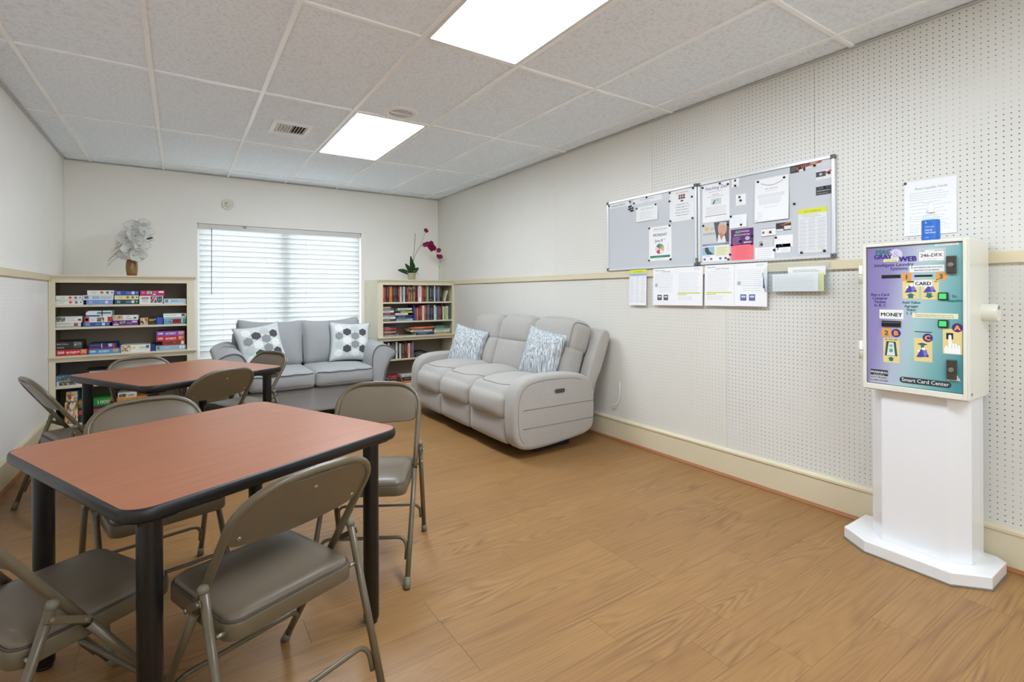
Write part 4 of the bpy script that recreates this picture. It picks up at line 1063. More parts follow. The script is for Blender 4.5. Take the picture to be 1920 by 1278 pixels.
def hex_pillow(loc, rx, ry, rz, label, S_=.225):
    t = thing('throw_pillow', loc, label, 'pillow', 'hexagon print throw pillows')
    Mx_ = TR(loc, rx, ry, rz); f = pillow_fn(S_, .075)
    put('cover', pillow_mesh(f, Mx_), M_PB, t)
    pal = {(0, 0): 1, (0, 1): 0, (1, 0): 2, (1, 1): 2, (-1, 0): 0, (0, -1): 2, (-1, 1): 3, (1, -1): 0, (-1, -1): 3, (0, 2): 3, (2, 0): 0}
    hr = .232
    cols = [[3, 0, 2, 0, 3], [2, 3, 1, 2], [3, 0, 2, 0, 3], [2, 1, 1, 3], [3, 0, 2, 0, 2], [2, 2, 0, 2]]
    for ci, c in enumerate(cols):
        x0 = -.98 + .392 * ci
        for ri, k in enumerate(c):
            z0 = -.86 + (.43 if True else 0) * ri + (.215 if ci % 2 else 0)
            if abs(x0) > .78 or abs(z0) > .82: continue
            bm = bmesh.new(); rings = []
            for q in (0.0, .34, .67, 1.0):
                if q == 0: rings.append([bm.verts.new(Mx_ @ (f(x0, z0, -1) + Vector((0, -.0026, 0))))]); continue
                rg = []
                for m_ in range(12):
                    a = R(60 * (m_ // 2) + 30); b = R(60 * (m_ // 2 + 1) + 30)
                    px_, pz_ = (math.cos(a), math.sin(a)) if m_ % 2 == 0 else ((math.cos(a) + math.cos(b)) / 2, (math.sin(a) + math.sin(b)) / 2)
                    u_, v_ = x0 + hr * q * px_ * .95, z0 + hr * q * pz_ * .90
                    u_, v_ = max(-.97, min(.97, u_)), max(-.97, min(.97, v_))
                    rg.append(bm.verts.new(Mx_ @ (f(u_, v_, -1) + Vector((0, -.0026, 0)))))
                rings.append(rg)
            for m_ in range(12): bm.faces.new((rings[0][0], rings[1][m_], rings[1][(m_ + 1) % 12])).smooth = True
            for a_, b_ in zip(rings[1:-1], rings[2:]):
                for m_ in range(12): bm.faces.new((a_[m_], b_[m_], b_[(m_ + 1) % 12], a_[(m_ + 1) % 12])).smooth = True
            bmesh.ops.recalc_face_normals(bm, faces=bm.faces[:])
            put('hexagon_print', bm, HEXC[k], t)
    ed = []
    for k in range(80):
        a = k / 20.0; s_ = int(a); w = a - s_
        u, v = [(-1 + 2 * w, -1), (1, -1 + 2 * w), (1 - 2 * w, 1), (-1, 1 - 2 * w)][s_]
        p = f(u, v, 1); p.y = 0; ed.append(Mx_ @ p)
    put('piping', tube(ed, .004, 6, True), mat('pillow_piping', (150, 152, 152), 0.9), t)
hex_pillow((.690, 5.665, .735), R(-20), R(-7), R(12), 'hexagon patterned pillow leaning on the loveseat arm nearest the bookcase of puzzles')
hex_pillow((1.600, 5.70, .725), R(-17), R(3), R(-6), 'hexagon patterned pillow leaning on the loveseat arm nearest the bookcase of books')
def make_stripe():
    k = NT('slub_stripe_cloth'); v = k.coords()
    mp = k.n('Mapping'); mp.inputs['Scale'].default_value = (130, 130, 9); k.l(v, mp.inputs['Vector'])
    f = k.noise(mp.outputs[0], 1.0, 3.0, 0.6, 0.6)
    k.base(k.ramp(f, [(0.36, lin((112, 118, 124))), (0.52, lin((186, 191, 194))), (0.66, lin((226, 229, 230)))]))
    k.b.inputs['Roughness'].default_value = 0.95; k.bump(f, 0.5, 0.004); return k.m
M_STR = make_stripe()
def stripe_pillow(loc, rx, ry, rz, label, S_=.215):
    t = thing('throw_pillow', loc, label, 'pillow', 'grey slub striped throw pillows')
    Mx_ = TR(loc, rx, ry, rz); f = pillow_fn(S_, .075, .08)
    put('cover', pillow_mesh(f, Mx_), M_STR, t)
    ed = []
    for k in range(80):
        a = k / 20.0; s_ = int(a); w = a - s_
        u, v = [(-1 + 2 * w, -1), (1, -1 + 2 * w), (1 - 2 * w, 1), (-1, 1 - 2 * w)][s_]
        p = f(u, v, 1); p.y = 0; ed.append(Mx_ @ p)
    put('seam_edge', tube(ed, .003, 6, True), M_STR, t)

# ------------------------------------------------------------------ reclining sofa
rs_ = thing('reclining_sofa', (2.58, 4.05, 0), 'light grey three seat reclining sofa against the pegboard wall', 'sofa')
YA, YZ = 3.06, 5.05
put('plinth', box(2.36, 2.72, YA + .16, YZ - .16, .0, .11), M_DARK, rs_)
ap = [(2.075, .13), (2.14, .072), (2.30, .062), (2.60, .085), (2.86, .12), (2.872, .30), (2.868, .46), (2.84, .545), (2.74, .605), (2.55, .628), (2.30, .630), (2.15, .605), (2.075, .53), (2.052, .40), (2.055, .24)]
aps = smooth_poly(ap, 2)
def rarm(y0, y1, outer):
    a = put('arm', prism(aps, lambda p, q, t: (p, t, q), y0, y1, .035, 4), M_RECL, rs_, True)
    s_ = -1 if outer < (y0 + y1) / 2 else 1
    cxm, czm = 2.46, .34
    yy = outer - s_ * 0.0004
    k_ = [(cxm + (p - cxm) * .90, czm + (q - czm) * .86) for p, q in aps]
    arc = [q for q in k_ if q[1] > .30 and q[0] < 2.80] ; arc.sort(key=lambda q: math.atan2(q[1] - czm, q[0] - cxm))
    lo_ = sorted([q for q in k_ if q[0] < 2.16 and q[1] < .55], key=lambda q: q[1])
    put('border_seam', tube([(p, yy, q) for p, q in lo_] + [(p, yy, q) for p, q in sorted([q for q in k_ if q[1] >= .55 and q[0] >= 2.12], key=lambda q: q[0])], .0028, 6), M_SEAM, a)
    for z_ in (.375, .235):
        put('quilt_seam', tube([(2.14, yy, z_ + .004), (2.5, yy, z_ + .002), (2.85, yy, z_)], .0035, 6), M_SEAM, a)
    return a
near_arm = rarm(YA, YA + .15, YA); rarm(YZ - .15, YZ, YZ)
cp = put('control_panel', prism(rrect(2.44, 2.545, .475, .508, .014, 4), lambda p, q, t: (p, t, q), YA - .004, YA + .004, .002, 2), mat('control_panel_grey', (96, 97, 100), 0.35, metal=.4), rs_)
for x in (2.472, 2.513):
    put('button', prism(rrect(x - .015, x + .015, .481, .502, .005, 3), lambda p, q, t: (p, t, q), YA - .007, YA - .003, .001, 1), mat('button_black', (24, 24, 26), 0.4), cp)
    put('button_mark', box(x - .006, x + .006, YA - .0078, YA - .0068, .490, .4925), mat('button_mark_grey', (190, 190, 190), 0.4), cp)
ysp = [YA + .145, 3.795, 4.365, YZ - .145]
for i in range(3):
    y0, y1 = ysp[i], ysp[i + 1]; cy, hy_ = (y0 + y1) / 2, (y1 - y0) / 2
    def ds(p, u):
        x, y, z_ = p
        fr = max(0.0, -u.x)                      # front: rolls down over the edge
        z_ += -.050 * fr ** 3 + .012 * (1 - u.y ** 2)
        x += -.015 * max(0, -u.x) * (1 - u.y * u.y)
        return (x, y, z_)
    st = put('seat', soft((2.42, cy, .425), (.355, hy_ - .001, .115), .075, (.03, 0, .030), None, 14, ds), M_RECL, rs_)
    put('seat_seam', tube([soft_map((-.80 + .34 * (k / 8.0 - 1) ** 4, (k / 8.0 - 1) * .93, 1.0), (2.42, cy, .425), (.355, hy_ - .001, .115), .075, (.03, 0, .030), None, ds, .0005) for k in range(17)], .0032, 6), M_SEAM, st)
    put('footrest', soft((2.135, cy, .200), (.055, hy_ - .004, .110), .040, (.02, 0, .004)), M_RECL, rs_)
    a_ = R(17)
    put('lumbar_cushion', soft((0, 0, 0), (.100, hy_ - .001, .170), .060, (.035, 0, 0.0), TR((2.775, cy, .645), ry=a_)), M_RECL, rs_)
    def dh(p, u):
        x, y, z_ = p
        z_ -= .030 * abs(u.y) ** 4 * max(0, u.z)
        return (x, y, z_)
    hd = put('headrest', soft((0, 0, 0), (.120, hy_ + .002, .155), .075, (.045, 0, .018), TR((2.865, cy, .875), ry=a_), 14, dh), M_RECL, rs_)
    Mh = TR((2.865, cy, .875), ry=a_); hp = ((0, 0, 0), (.120, hy_ + .002, .155), .075, (.045, 0, .018), Mh, dh, .001)
    put('piping', tube([soft_map((-1, (k / 8.0 - 1) * .97, -.93), *hp) for k in range(17)], .0042, 6), M_SEAM, hd)
    for sg in ((-1,) if i == 0 else ()):
        put('piping', tube([soft_map((-1, sg * .93, -.93 + 1.86 * k / 10), *hp) for k in range(10)] + [soft_map((-.9 + 1.6 * k / 8, sg * .93, 1), *hp) for k in range(9)], .0042, 6), M_SEAM, hd)
wg = smooth_poly([(2.765, .46), (2.90, .44), (3.085, .86), (3.075, .925), (3.02, .955), (2.955, .90)], 2)
for (y0, y1) in ((YA + .03, YA + .145), (YZ - .145, YZ - .03)):
    put('back_wing', prism(wg, lambda p, q, t: (p, t, q), y0, y1, .022, 3), M_RECL, rs_, True)
put('back_shell', soft((0, 0, 0), (.045, (YZ - YA) / 2 - .05, .30), .03, (0, 0, 0), TR((2.945, (YA + YZ) / 2, .66), ry=R(17))), M_RECL, rs_)
stripe_pillow((2.555, 4.690, .690), R(-14), R(10), R(-66), 'grey striped pillow resting on the sofa seat beside the far arm')
stripe_pillow((2.600, 3.435, .735), R(-14), R(9), R(-80), 'grey striped pillow propped on the sofa behind the arm with buttons')
cd_ = tube([(2.985, 3.02, .62), (2.99, 3.018, .52), (2.985, 3.015, .40), (2.99, 3.0, .34)], .004, 8)
solo('power_cord', tube([(XR - .012, 3.02, .50), (XR - .012, 3.018, .40), (XR - .014, 3.03, .335), (XR - .03, 3.06, .30), (XR - .035, 3.10, .29)], .0045, 8), mat('cord_white_vinyl', (226, 226, 224), 0.5), 'short white cord hanging on the wall behind the reclining sofa', 'cord')
cd_.free()

# ------------------------------------------------------------------ laundry card kiosk
kx = thing('card_kiosk', (2.92, .90, 0), 'white laundry card vending kiosk with purple and teal front on a pedestal', 'kiosk')
M_KW = mat('kiosk_gloss_white', (232, 232, 234), 0.16, coat=0.3)
M_KB = mat('kiosk_ivory_steel', (226, 224, 212), 0.26, coat=0.2)
basep = [(3.085, 1.182), (2.835, 1.182), (2.750, 1.060), (2.740, .735), (2.840, .622), (3.050, .622), (3.085, .66)]
put('base_plate', prism(basep, lambda p, q, t: (p, q, t), .004, .058, .004, 2), M_KW, kx)
put('floor_seal', prism([(a + (-.004 if a < 2.9 else .002), b + (.004 if b > .9 else -.004)) for a, b in basep], lambda p, q, t: (p, q, t), 0, .0045), mat('grimy_caulk', (120, 108, 92), 0.9, grain=.3, gscale=60), kx)
colp = [(3.05, 1.088), (2.925, 1.088), (2.828, 1.014), (2.828, .766), (2.893, .700), (3.00, .698), (3.05, .698)]
put('column', prism(colp, lambda p, q, t: (p, q, t), .058, .79, .002, 2), M_KW, kx)
cab = put('cabinet', box(2.812, 3.095, .686, 1.083, .785, 1.493, .006, 2), M_KB, kx)
KY0, KY1, KZ0, KZ1 = 1.078, .690, .792, 1.488
for (a, b, c, d) in ((KY0, KY0 - .014, KZ0, KZ1), (KY1 + .012, KY1, KZ0, KZ1), (KY0 - .014, KY1 + .012, KZ1 - .012, KZ1), (KY0 - .014, KY1 + .012, KZ0, KZ0 + .026)):
    put('door_frame', box(2.790, 2.812, b, a, c, d, .002), M_KB, kx)
for z_ in (1.345, .975):
    h_ = put('hinge', tube([(2.792, 1.086, z_ - .045), (2.792, 1.086, z_ + .045)], .009, 10), M_KB, kx)
    put('hinge_joint', tube([(2.792, 1.086, z_ - .0015), (2.792, 1.086, z_ + .0015)], .0093, 10), mat('hinge_gap', (120, 118, 110), 0.5), h_)
def make_kpanel():
    k = NT('kiosk_panel_print'); tc = k.n('TexCoord'); sp = k.n('SeparateXYZ'); k.l(tc.outputs['Generated'], sp.inputs[0])
    # generated: y 0 (right edge) .. 1 (left edge), z 0 bottom .. 1 top : printed colour fade
    a = k.math('SUBTRACT', 1.0, sp.outputs[1]); b = k.math('SUBTRACT', 1.0, sp.outputs[2])
    t = k.math('ADD', k.math('MULTIPLY', a, 0.80), k.math('MULTIPLY', b, 0.26))
    c = k.ramp(t, [(0.0, lin((126, 112, 164))), (0.26, lin((144, 134, 182))), (0.46, lin((178, 186, 206))), (0.58, lin((166, 196, 200))), (0.80, lin((120, 172, 174))), (1.0, lin((76, 142, 148)))])
    k.base(c); k.b.inputs['Roughness'].default_value = 0.25; return k.m
put('panel_gap_shade', box(2.8065, 2.809, .702, 1.064, .818, 1.476), mat('gap_shade_dark', (70, 66, 58), .7), kx)  # dark sheet whose colour stands for the recess shadow around the panel
kp = put('front_panel', box(2.799, 2.806, .7045, 1.0615, .8205, 1.4735), make_kpanel(), kx)
def KS(): return Sheet((2.799, 1.064, 1.477), (0, -1, 0), (0, 0, 1))
DT, DP, YE, ORG, WH, BKK = (34, 112, 104), (58, 40, 124), (226, 206, 140), (236, 152, 60), (234, 234, 232), (34, 34, 38)
S = KS()
S.disc(.120, .042, .026, (206, 202, 224)); S.text('&', .120, .054, .042, (176, 168, 206), 'CENTER')
S.done('logo_disc', kp)
def letter(txts, name='lettering'):
    S = KS()
    for t in txts: S.text(*t[0], **t[1])
    S.done(name, kp)
letter([(('MAC', .037, .037, .030, DT), dict(bold=.0030, shear=.12)), (('.', .090, .030, .034, DT), dict(bold=.0016))])
letter([(('GRAY', .032, .060, .030, DP), dict(bold=.0030, shear=.0, sx=.93))])
letter([(('WEB', .133, .076, .032, DP), dict(bold=.0036, sx=.98))])
letter([(('Intelligent Laundry', .033, .097, .0215, DP), dict(sx=.96, bold=.0007)), (('Systems', .098, .115, .0215, DP), dict(sx=.98, bold=.0007))])
letter([(('Buy a Card', .056, .236, .0165, DP), dict(align='CENTER', bold=.0011)), (('Comprar', .056, .253, .0165, DP), dict(align='CENTER', bold=.0011)), (('Tarjeta', .056, .270, .0165, DP), dict(align='CENTER', bold=.0011)), (('A, B, C', .056, .287, .0165, DP), dict(align='CENTER', bold=.0011))])
letter([(('Add Value', .179, .272, .0165, DT), dict(align='CENTER', bold=.0011)), (('Agregar', .179, .289, .0165, DT), dict(align='CENTER', bold=.0011)), (('Valor', .179, .306, .0165, DT), dict(align='CENTER', bold=.0011)), (('1, 2, 3', .179, .322, .0165, DT), dict(align='CENTER', bold=.0011))])
letter([(('En', .333, .243, .0165, DT), dict(align='CENTER', bold=.0011)), (('Español', .335, .262, .0165, DT), dict(align='CENTER', bold=.0011))])
def sticker(name, u0, v0, u1, v1, rgb, texts=(), lines=(), frame=None, th=.0006):
    z1, y1 = 1.477 - v0, 1.064 - u0
    o = put(name, box(2.799 - th, 2.799, 1.064 - u1, 1.064 - u0, 1.477 - v1, 1.477 - v0), ink(rgb), kp)
    S = Sheet((2.799 - th, 1.064 - u0, 1.477 - v0), (0, -1, 0), (0, 0, 1)); w, h = u1 - u0, v1 - v0; S.h = .0003
    if frame:
        e = .0014
        for q in ((.002, .002, w - .002, .002 + e), (.002, h - .002 - e, w - .002, h - .002), (.002, .002, .002 + e, h - .002), (w - .002 - e, .002, w - .002, h - .002)): S.rect(*q, frame)
    for t, k in texts: S.text(*t, **k)
    for l_ in lines: S.lines(*l_[0], **l_[1])
    return o, S
def fin(x, name='sticker_print'):
    o, S = x
    m = S.bm
    if len(m.faces): me = S.mats; ob = put(name, S.bm, S.mats); ob.data.transform(Matrix.Translation(-world_off(kp))); ob.parent = kp
fin(sticker('sticker', .071, .062, .130, .075, (238, 236, 150), [(('Cash Only', .0295, .0105, .0115, (110, 120, 40)), dict(align='CENTER'))]))
fin(sticker('asset_label', .204, .025, .302, .083, WH, [(('CSC', .006, .013, .011, BKK), dict(bold=.0004)), (('866•264•0736', .095, .012, .0075, BKK), dict(align='RIGHT', sx=.8)), (('246-DFX', .049, .036, .021, BKK), dict(align='CENTER', bold=.0006))], [((.02, .045, .08, .052, 2), dict(rgb=(150, 150, 154), th=.0012))], frame=(60, 64, 80)))
fin(sticker('paper_strip', .172, .098, .299, .128, WH, [(('DO NOT REMOVE CARD TOO SOON.', .0635, .012, .0078, BKK), dict(align='CENTER', bold=.0003, sx=.86)), (('WAIT FOR IT TO SAY REMOVE', .0635, .0245, .0078, BKK), dict(align='CENTER', bold=.0003, sx=.86))]))
fin(sticker('paper_strip', .266, .006, .348, .0145, WH, [(('LAUNDRY ROOM   ASHLEY', .041, .0065, .006, (120, 122, 126)), dict(align='CENTER'))]))
fin(sticker('number_tile', .144, .131, .179, .166, ORG, [(('1', .0175, .028, .030, DT), dict(align='CENTER', bold=.0032))]))
fin(sticker('number_tile', .269, .132, .305, .166, ORG, [(('3', .018, .028, .030, DT), dict(align='CENTER', bold=.0032))]))
fin(sticker('number_tile', .063, .391, .100, .431, ORG, [(('2', .0185, .032, .032, DT), dict(align='CENTER', bold=.0032))]))
def arrow(S, u, v, w, h, up, rgb):
    s_ = 1 if up else -1; y = lambda t: v + (t if up else h - t)
    S.poly([(u, y(0)), (u + w / 2, y(h * .45)), (u + w * .26, y(h * .45)), (u + w * .26, y(h)), (u - w * .26, y(h)), (u - w * .26, y(h * .45)), (u - w / 2, y(h * .45))], rgb, S.h * 1.5)
def sneaker(S, u, v, w, h):   # little pictogram: blue machine tower on a pale card
    S.poly([(u - w * .5, v + h), (u - w * .15, v + h * .2), (u + w * .15, v + h * .1), (u + w * .3, v + h * .9), (u - w * .2, v + h)], (70, 66, 160), S.h * 1.2)
    S.poly([(u, v + h * .1), (u + w * .32, v + h * .25), (u + w * .5, v + h * .95), (u + w * .1, v + h * .8)], (120, 116, 200), S.h * 1.3)
    S.disc(u + w * .08, v + h * .12, w * .14, (236, 236, 240), S.h * 1.6); S.rect(u + w * .3, v + h * .7, u + w * .48, v + h * .92, (60, 56, 130), S.h * 1.7)
    S.disc(u - w * .3, v + h * .35, w * .1, (240, 240, 244), S.h * 1.6)
a = sticker('picture_card', .146, .165, .209, .250, YE); sneaker(a[1], .031, .018, .045, .038); a[1].poly([(.012, .008), (.022, .003), (.04, .003), (.05, .008), (.042, .009), (.02, .009)], BKK); arrow(a[1], .031, .058, .036, .024, True, DT); fin(a)
a = sticker('picture_card', .215, .163, .279, .253, YE); sneaker(a[1], .031, .022, .045, .036); a[1].rect(.048, .008, .060, .011, BKK); arrow(a[1], .030, .060, .036, .024, False, DT); fin(a)
fin(sticker('card_label', .190, .166, .256, .194, WH, [(('CARD', .033, .0215, .0215, BKK), dict(align='CENTER', bold=.0014))], th=.0014))
fin(sticker('money_label', .054, .302, .149, .345, WH, [(('MONEY', .0475, .031, .0245, BKK), dict(align='CENTER', bold=.0014))], th=.0014))
fin(sticker('yellowed_strip', .182, .314, .345, .337, (230, 228, 196), (), [((.012, .008, .152, .016, 2), dict(rgb=(120, 118, 100), th=.0022, rag=.05))], th=.0012))
a = sticker('picture_card', .069, .436, .133, .552, YE)
a[1].text('$5, $10, $20', .032, .010, .0098, (70, 64, 44), 'CENTER', bold=.0003); a[1].poly([(.012, .018), (.050, .018), (.056, .084), (.006, .084)], (36, 84, 72)); a[1].poly([(.022, .020), (.041, .020), (.047, .082), (.014, .082)], (214, 226, 220), a[1].h * 1.3)
a[1].rect(.024, .05, .038, .066, (120, 150, 140), a[1].h * 1.5); a[1].disc(.031, .036, .007, (150, 170, 164), a[1].h * 1.5); a[1].rect(.012, .016, .050, .0195, BKK, a[1].h * 1.4); arrow(a[1], .031, .088, .030, .020, True, DT); fin(a)
a = sticker('picture_card', .189, .428, .255, .534, YE); a[1].poly([(.013, .026), (.030, .021), (.048, .026), (.048, .029), (.013, .029)], BKK); arrow(a[1], .031, .022, .022, .022, True, DT); sneaker(a[1], .031, .042, .046, .045); fin(a)
a = sticker('picture_card', .292, .380, .358, .490, YE); a[1].rect(.012, .018, .036, .046, BKK)
hand = [(.006, .108), (.004, .088), (.008, .078), (.014, .074), (.018, .08), (.019, .09), (.020, .03), (.023, .026), (.027, .026), (.030, .030), (.031, .066), (.034, .062), (.038, .062), (.041, .067), (.044, .064), (.048, .065), (.050, .071), (.053, .069), (.057, .071), (.060, .078), (.060, .108)]
a[1].poly(hand, (240, 240, 238), a[1].h * 1.4)
for u_ in (.031, .0415, .0505): a[1].rect(u_ - .0004, .066, u_ + .0004, .084, (110, 110, 112), a[1].h * 1.6)
fin(a)
for (u_, v_, L_) in ((.120, .411, 'B'), (.239, .425, 'C'), (.342, .374, 'A')):
    b_ = put('letter_badge', prism([(u_ + .0185 * math.cos(2 * math.pi * k / 24), v_ + .0195 * math.sin(2 * math.pi * k / 24)) for k in range(24)], lambda p, q, t: (t, 1.064 - p, 1.477 - q), 2.7982, 2.799), ink(DP), kp)
    S = KS(); S.h = .0011; S.text(L_, u_, v_ + .0105, .030, ORG, 'CENTER', bold=.0032); o = S.done('badge_letter', kp)
fin(sticker('warning_label', .015, .590, .088, .652, (196, 196, 206), [(('WARNING', .0365, .018, .0145, (226, 226, 230)), dict(align='CENTER', bold=.0007, h=.0008)), (('PROTECTED BY', .0365, .0265, .0062, (226, 226, 230)), dict(align='CENTER', h=.0008)), (('ELECTRONIC', .0365, .042, .0115, BKK), dict(align='CENTER', bold=.0005)), (('ALARM SYSTEM', .0365, .056, .0115, BKK), dict(align='CENTER', bold=.0005, sx=.9))]))
S = KS(); S.h = .0008; S.rect(.0155, .5905, .0875, .6185, BKK); S.done('warning_band', kp)
pill = rrect(.133, .321, .612, .640, .0135, 6)
put('name_plate', prism(pill, lambda p, q, t: (t, 1.064 - p, 1.477 - q), 2.7983, 2.799), ink((44, 56, 60)), kp)
S = KS(); S.h = .0010; S.text('Smart Card Center', .227, .6325, .0235, (232, 232, 228), 'CENTER', bold=.0004, sx=.93); S.done('lettering', kp)
M_SLOT = mat('slot_black', (26, 26, 28), 0.35)
for (u0, v0, u1, v1, nm) in ((.063, .137, .139, .153, 'card_slot'), (.191, .141, .257, .150, 'card_slot'), (.064, .354, .139, .382, 'bill_slot')):
    o = put(nm, box(2.793 if nm == 'bill_slot' else 2.7975, 2.799, 1.064 - u1, 1.064 - u0, 1.477 - v1, 1.477 - v0, .0008), M_SLOT, kp)
put('slot_lip', box(2.789, 2.7935, 1.064 - .138, 1.064 - .065, 1.477 - .366, 1.477 - .358, .0008), mat('slot_grey', (70, 70, 72), 0.4), kp)
put('card_slot', box(2.7982, 2.799, 1.064 - .255, 1.064 - .192, 1.477 - .401, 1.477 - .398), M_SLOT, kp)
for v0 in (.221, .342):
    put('button_bezel', box(2.791, 2.799, 1.064 - .313, 1.064 - .277, 1.477 - v0 - .034, 1.477 - v0, .0025), M_SLOT, kp)
    put('green_button', box(2.787, 2.792, 1.064 - .307, 1.064 - .282, 1.477 - v0 - .029, 1.477 - v0 - .005, .0015), make_emit('green_button_plastic', (70, 200, 120), 0.35) if v0 < .3 else bpy.data.materials['green_button_plastic'], kp)
bpy.data.materials['green_button_plastic'].node_tree.nodes['Principled BSDF'].inputs['Base Color'].default_value = lin((60, 180, 100)) + (1,)
M_LK = mat('lock_bronze', (78, 72, 66), 0.4, metal=.5)
for (v0, v1) in ((.061, .139), (.514, .600)):
    l_ = put('lock_plate', box(2.786, 2.799, 1.064 - .340, 1.064 - .307, 1.477 - v1, 1.477 - v0, .003, 2), M_LK, kp)
    Ml = TR((2.786, 1.064 - .3235, 1.477 - (v0 + v1) / 2), ry=R(-90))
    ob = put('lock_cylinder', lathe([(.010, 0), (.010, .003), (.0075, .003), (.0075, .0015), (.005, .0015), (.005, .004), (.002, .004), (.002, .002), (0, .002)], (0, 0, 0), 20, Ml), mat('lock_chrome', (150, 146, 138), 0.3, metal=.7), kp)
put('torn_sticker', prism([(.339, .578), (.352, .603), (.307, .606), (.309, .600), (.340, .600)], lambda p, q, t: (t, 1.064 - p, 1.477 - q), 2.7985, 2.799), ink(WH), kp)
# round conduit cap on the cabinet side, screw at its lower corner
put('conduit_cap', lathe([(0, 0), (.040, 0), (.040, .046), (.036, .052), (0, .052)], (0, 0, 0), 28, TR((3.005, .686, 1.165), rx=R(90))), M_KB, kx, True)
put('cap_label', box(2.992, 3.018, .6335, .6342, 1.180, 1.196), mat('cap_mark', (130, 128, 120), 0.5), kx)
put('corner_screw', lathe([(.006, 0), (.005, .003), (0, .0035)], (0, 0, 0), 12, TR((2.84, .686, .815), rx=R(90))), mat('screw_steel', (130, 128, 120), 0.35, metal=.6), kx)

# ------------------------------------------------------------------ hand sanitizer on the kiosk
hs = thing('sanitizer_bottle', (2.90, .842, 1.4935), 'clear hand sanitizer pump bottle with blue label on top of the kiosk', 'bottle')
c_ = (2.90, .842, 1.4940)
sq = lambda r: r
put('body', lathe([(0, 0), (.029, 0), (.033, .004), (.033, .098), (.031, .110), (.023, .124), (.0135, .131), (.0135, .136)], c_, 28), M_ACRYL, hs, True)
put('gel', lathe([(0, .003), (.030, .003), (.030, .100), (0, .100)], c_, 24), make_glass('sanitizer_gel', (226, 238, 246), 0.05, 0.35), hs, True)
lb = put('label_wrap', lathe([(.0334, .006), (.0338, .006), (.0338, .096), (.0334, .096)], c_, 32), mat('label_blue', (36, 104, 196), 0.4), hs, True)
put('collar', lathe([(.0145, .131), (.0155, .133), (.0155, .152), (.0125, .154), (.006, .156), (.006, .170), (.004, .172), (.004, .180), (0, .180)], c_, 24), M_WHITE, hs, True)
put('pump_head', tube([(2.90 + .004, .842, 1.494 + .182), (2.90 - .012, .842 + .012, 1.494 + .183), (2.90 - .022, .842 + .020, 1.494 + .178)], [.006, .0055, .003], 10), M_WHITE, hs)
put('dip_tube', tube([(2.90, .842, 1.494 + .012), (2.90, .842, 1.494 + .13)], .002, 8), M_WHITE, hs)
def wrap_text(txt, z_, size, ang0, name='label_text', rgb=(236, 240, 246), bold=0):
    cu = bpy.data.curves.new('t', 'FONT'); cu.body = txt; cu.size = size; cu.resolution_u = 2
    ob = bpy.data.objects.new('t', cu); me = bpy.data.meshes.new_from_object(ob); bpy.data.objects.remove(ob)
    r_ = .0341
    for v in me.vertices:
        a = ang0 + v.co.x / r_; v.co = Vector((c_[0] + r_ * math.cos(a), c_[1] + r_ * math.sin(a), c_[2] + z_ + v.co.y))
    o = bpy.data.objects.new(name, me); COL.objects.link(o); me.materials.append(ink(rgb)); me.transform(Matrix.Translation(-world_off(lb))); o.parent = lb
# text reads left to right for a viewer standing in the room (towards -y), i.e. with growing angle
wrap_text('Advanced', .062, .0085, R(158)); wrap_text('Hand', .046, .0125, R(158), bold=.0003); wrap_text('Sanitizer', .034, .0125, R(158), bold=.0003); wrap_text('8 fl oz', .014, .006, R(158))
wrap_text('R', .080, .012, R(160), bold=.0005)

# ------------------------------------------------------------------ whiteboards
M_ALU = mat('board_frame_aluminium', (226, 228, 230), 0.3, metal=.35)
M_CLIP = mat('board_corner_grey', (110, 110, 112), 0.5)
M_WB = mat('whiteboard_enamel', (202, 205, 211), 0.22)
def whiteboard(y0, y1, z0, z1, label):
    t = thing('whiteboard', (XR - .011, (y0 + y1) / 2, z0), label, 'whiteboard')
    put('writing_surface', box(XR - .012, XR - .004, y1 + .01, y0 - .01, z0 + .01, z1 - .01), M_WB, t)
    f = .017
    for (a, b, c, d) in ((y1, y0, z1 - f, z1), (y1, y0, z0, z0 + f), (y1, y1 + f, z0 + f, z1 - f), (y0 - f, y0, z0 + f, z1 - f)):
        put('frame_rail', box(XR - .021, XR - .001, a, b, c, d, .002), M_ALU, t)
    for (yy, s_) in ((y0, -1), (y1, 1)):
        for (zz, q) in ((z0, 1), (z1, -1)):
            cc = put('corner_clamp', box(XR - .0235, XR - .0005, min(yy - s_ * .002, yy + s_ * .024), max(yy - s_ * .002, yy + s_ * .024), min(zz - q * .002, zz + q * .024), max(zz - q * .002, zz + q * .024), .003), M_CLIP, t)
            put('screw', lathe([(.004, 0), (.003, .002), (0, .002)], (0, 0, 0), 8, TR((XR - .0235, yy + s_ * .011, zz + q * .011), ry=R(-90))), mat('screw_dark', (50, 50, 52), .4, metal=.5), cc)
whiteboard(3.158, 2.250, 1.452, 2.048, 'grey whiteboard with mostly bare surface and a few notices')
whiteboard(2.240, 1.338, 1.458, 2.045, 'grey whiteboard crowded with flyers, cards and a yellow topped schedule')
solo('board_latch', box(XR - .030, XR - .0235, 2.236, 2.256, 1.470, 1.510, .002), M_CLIP, 'small grey clip latch where the two whiteboards meet', 'clip')

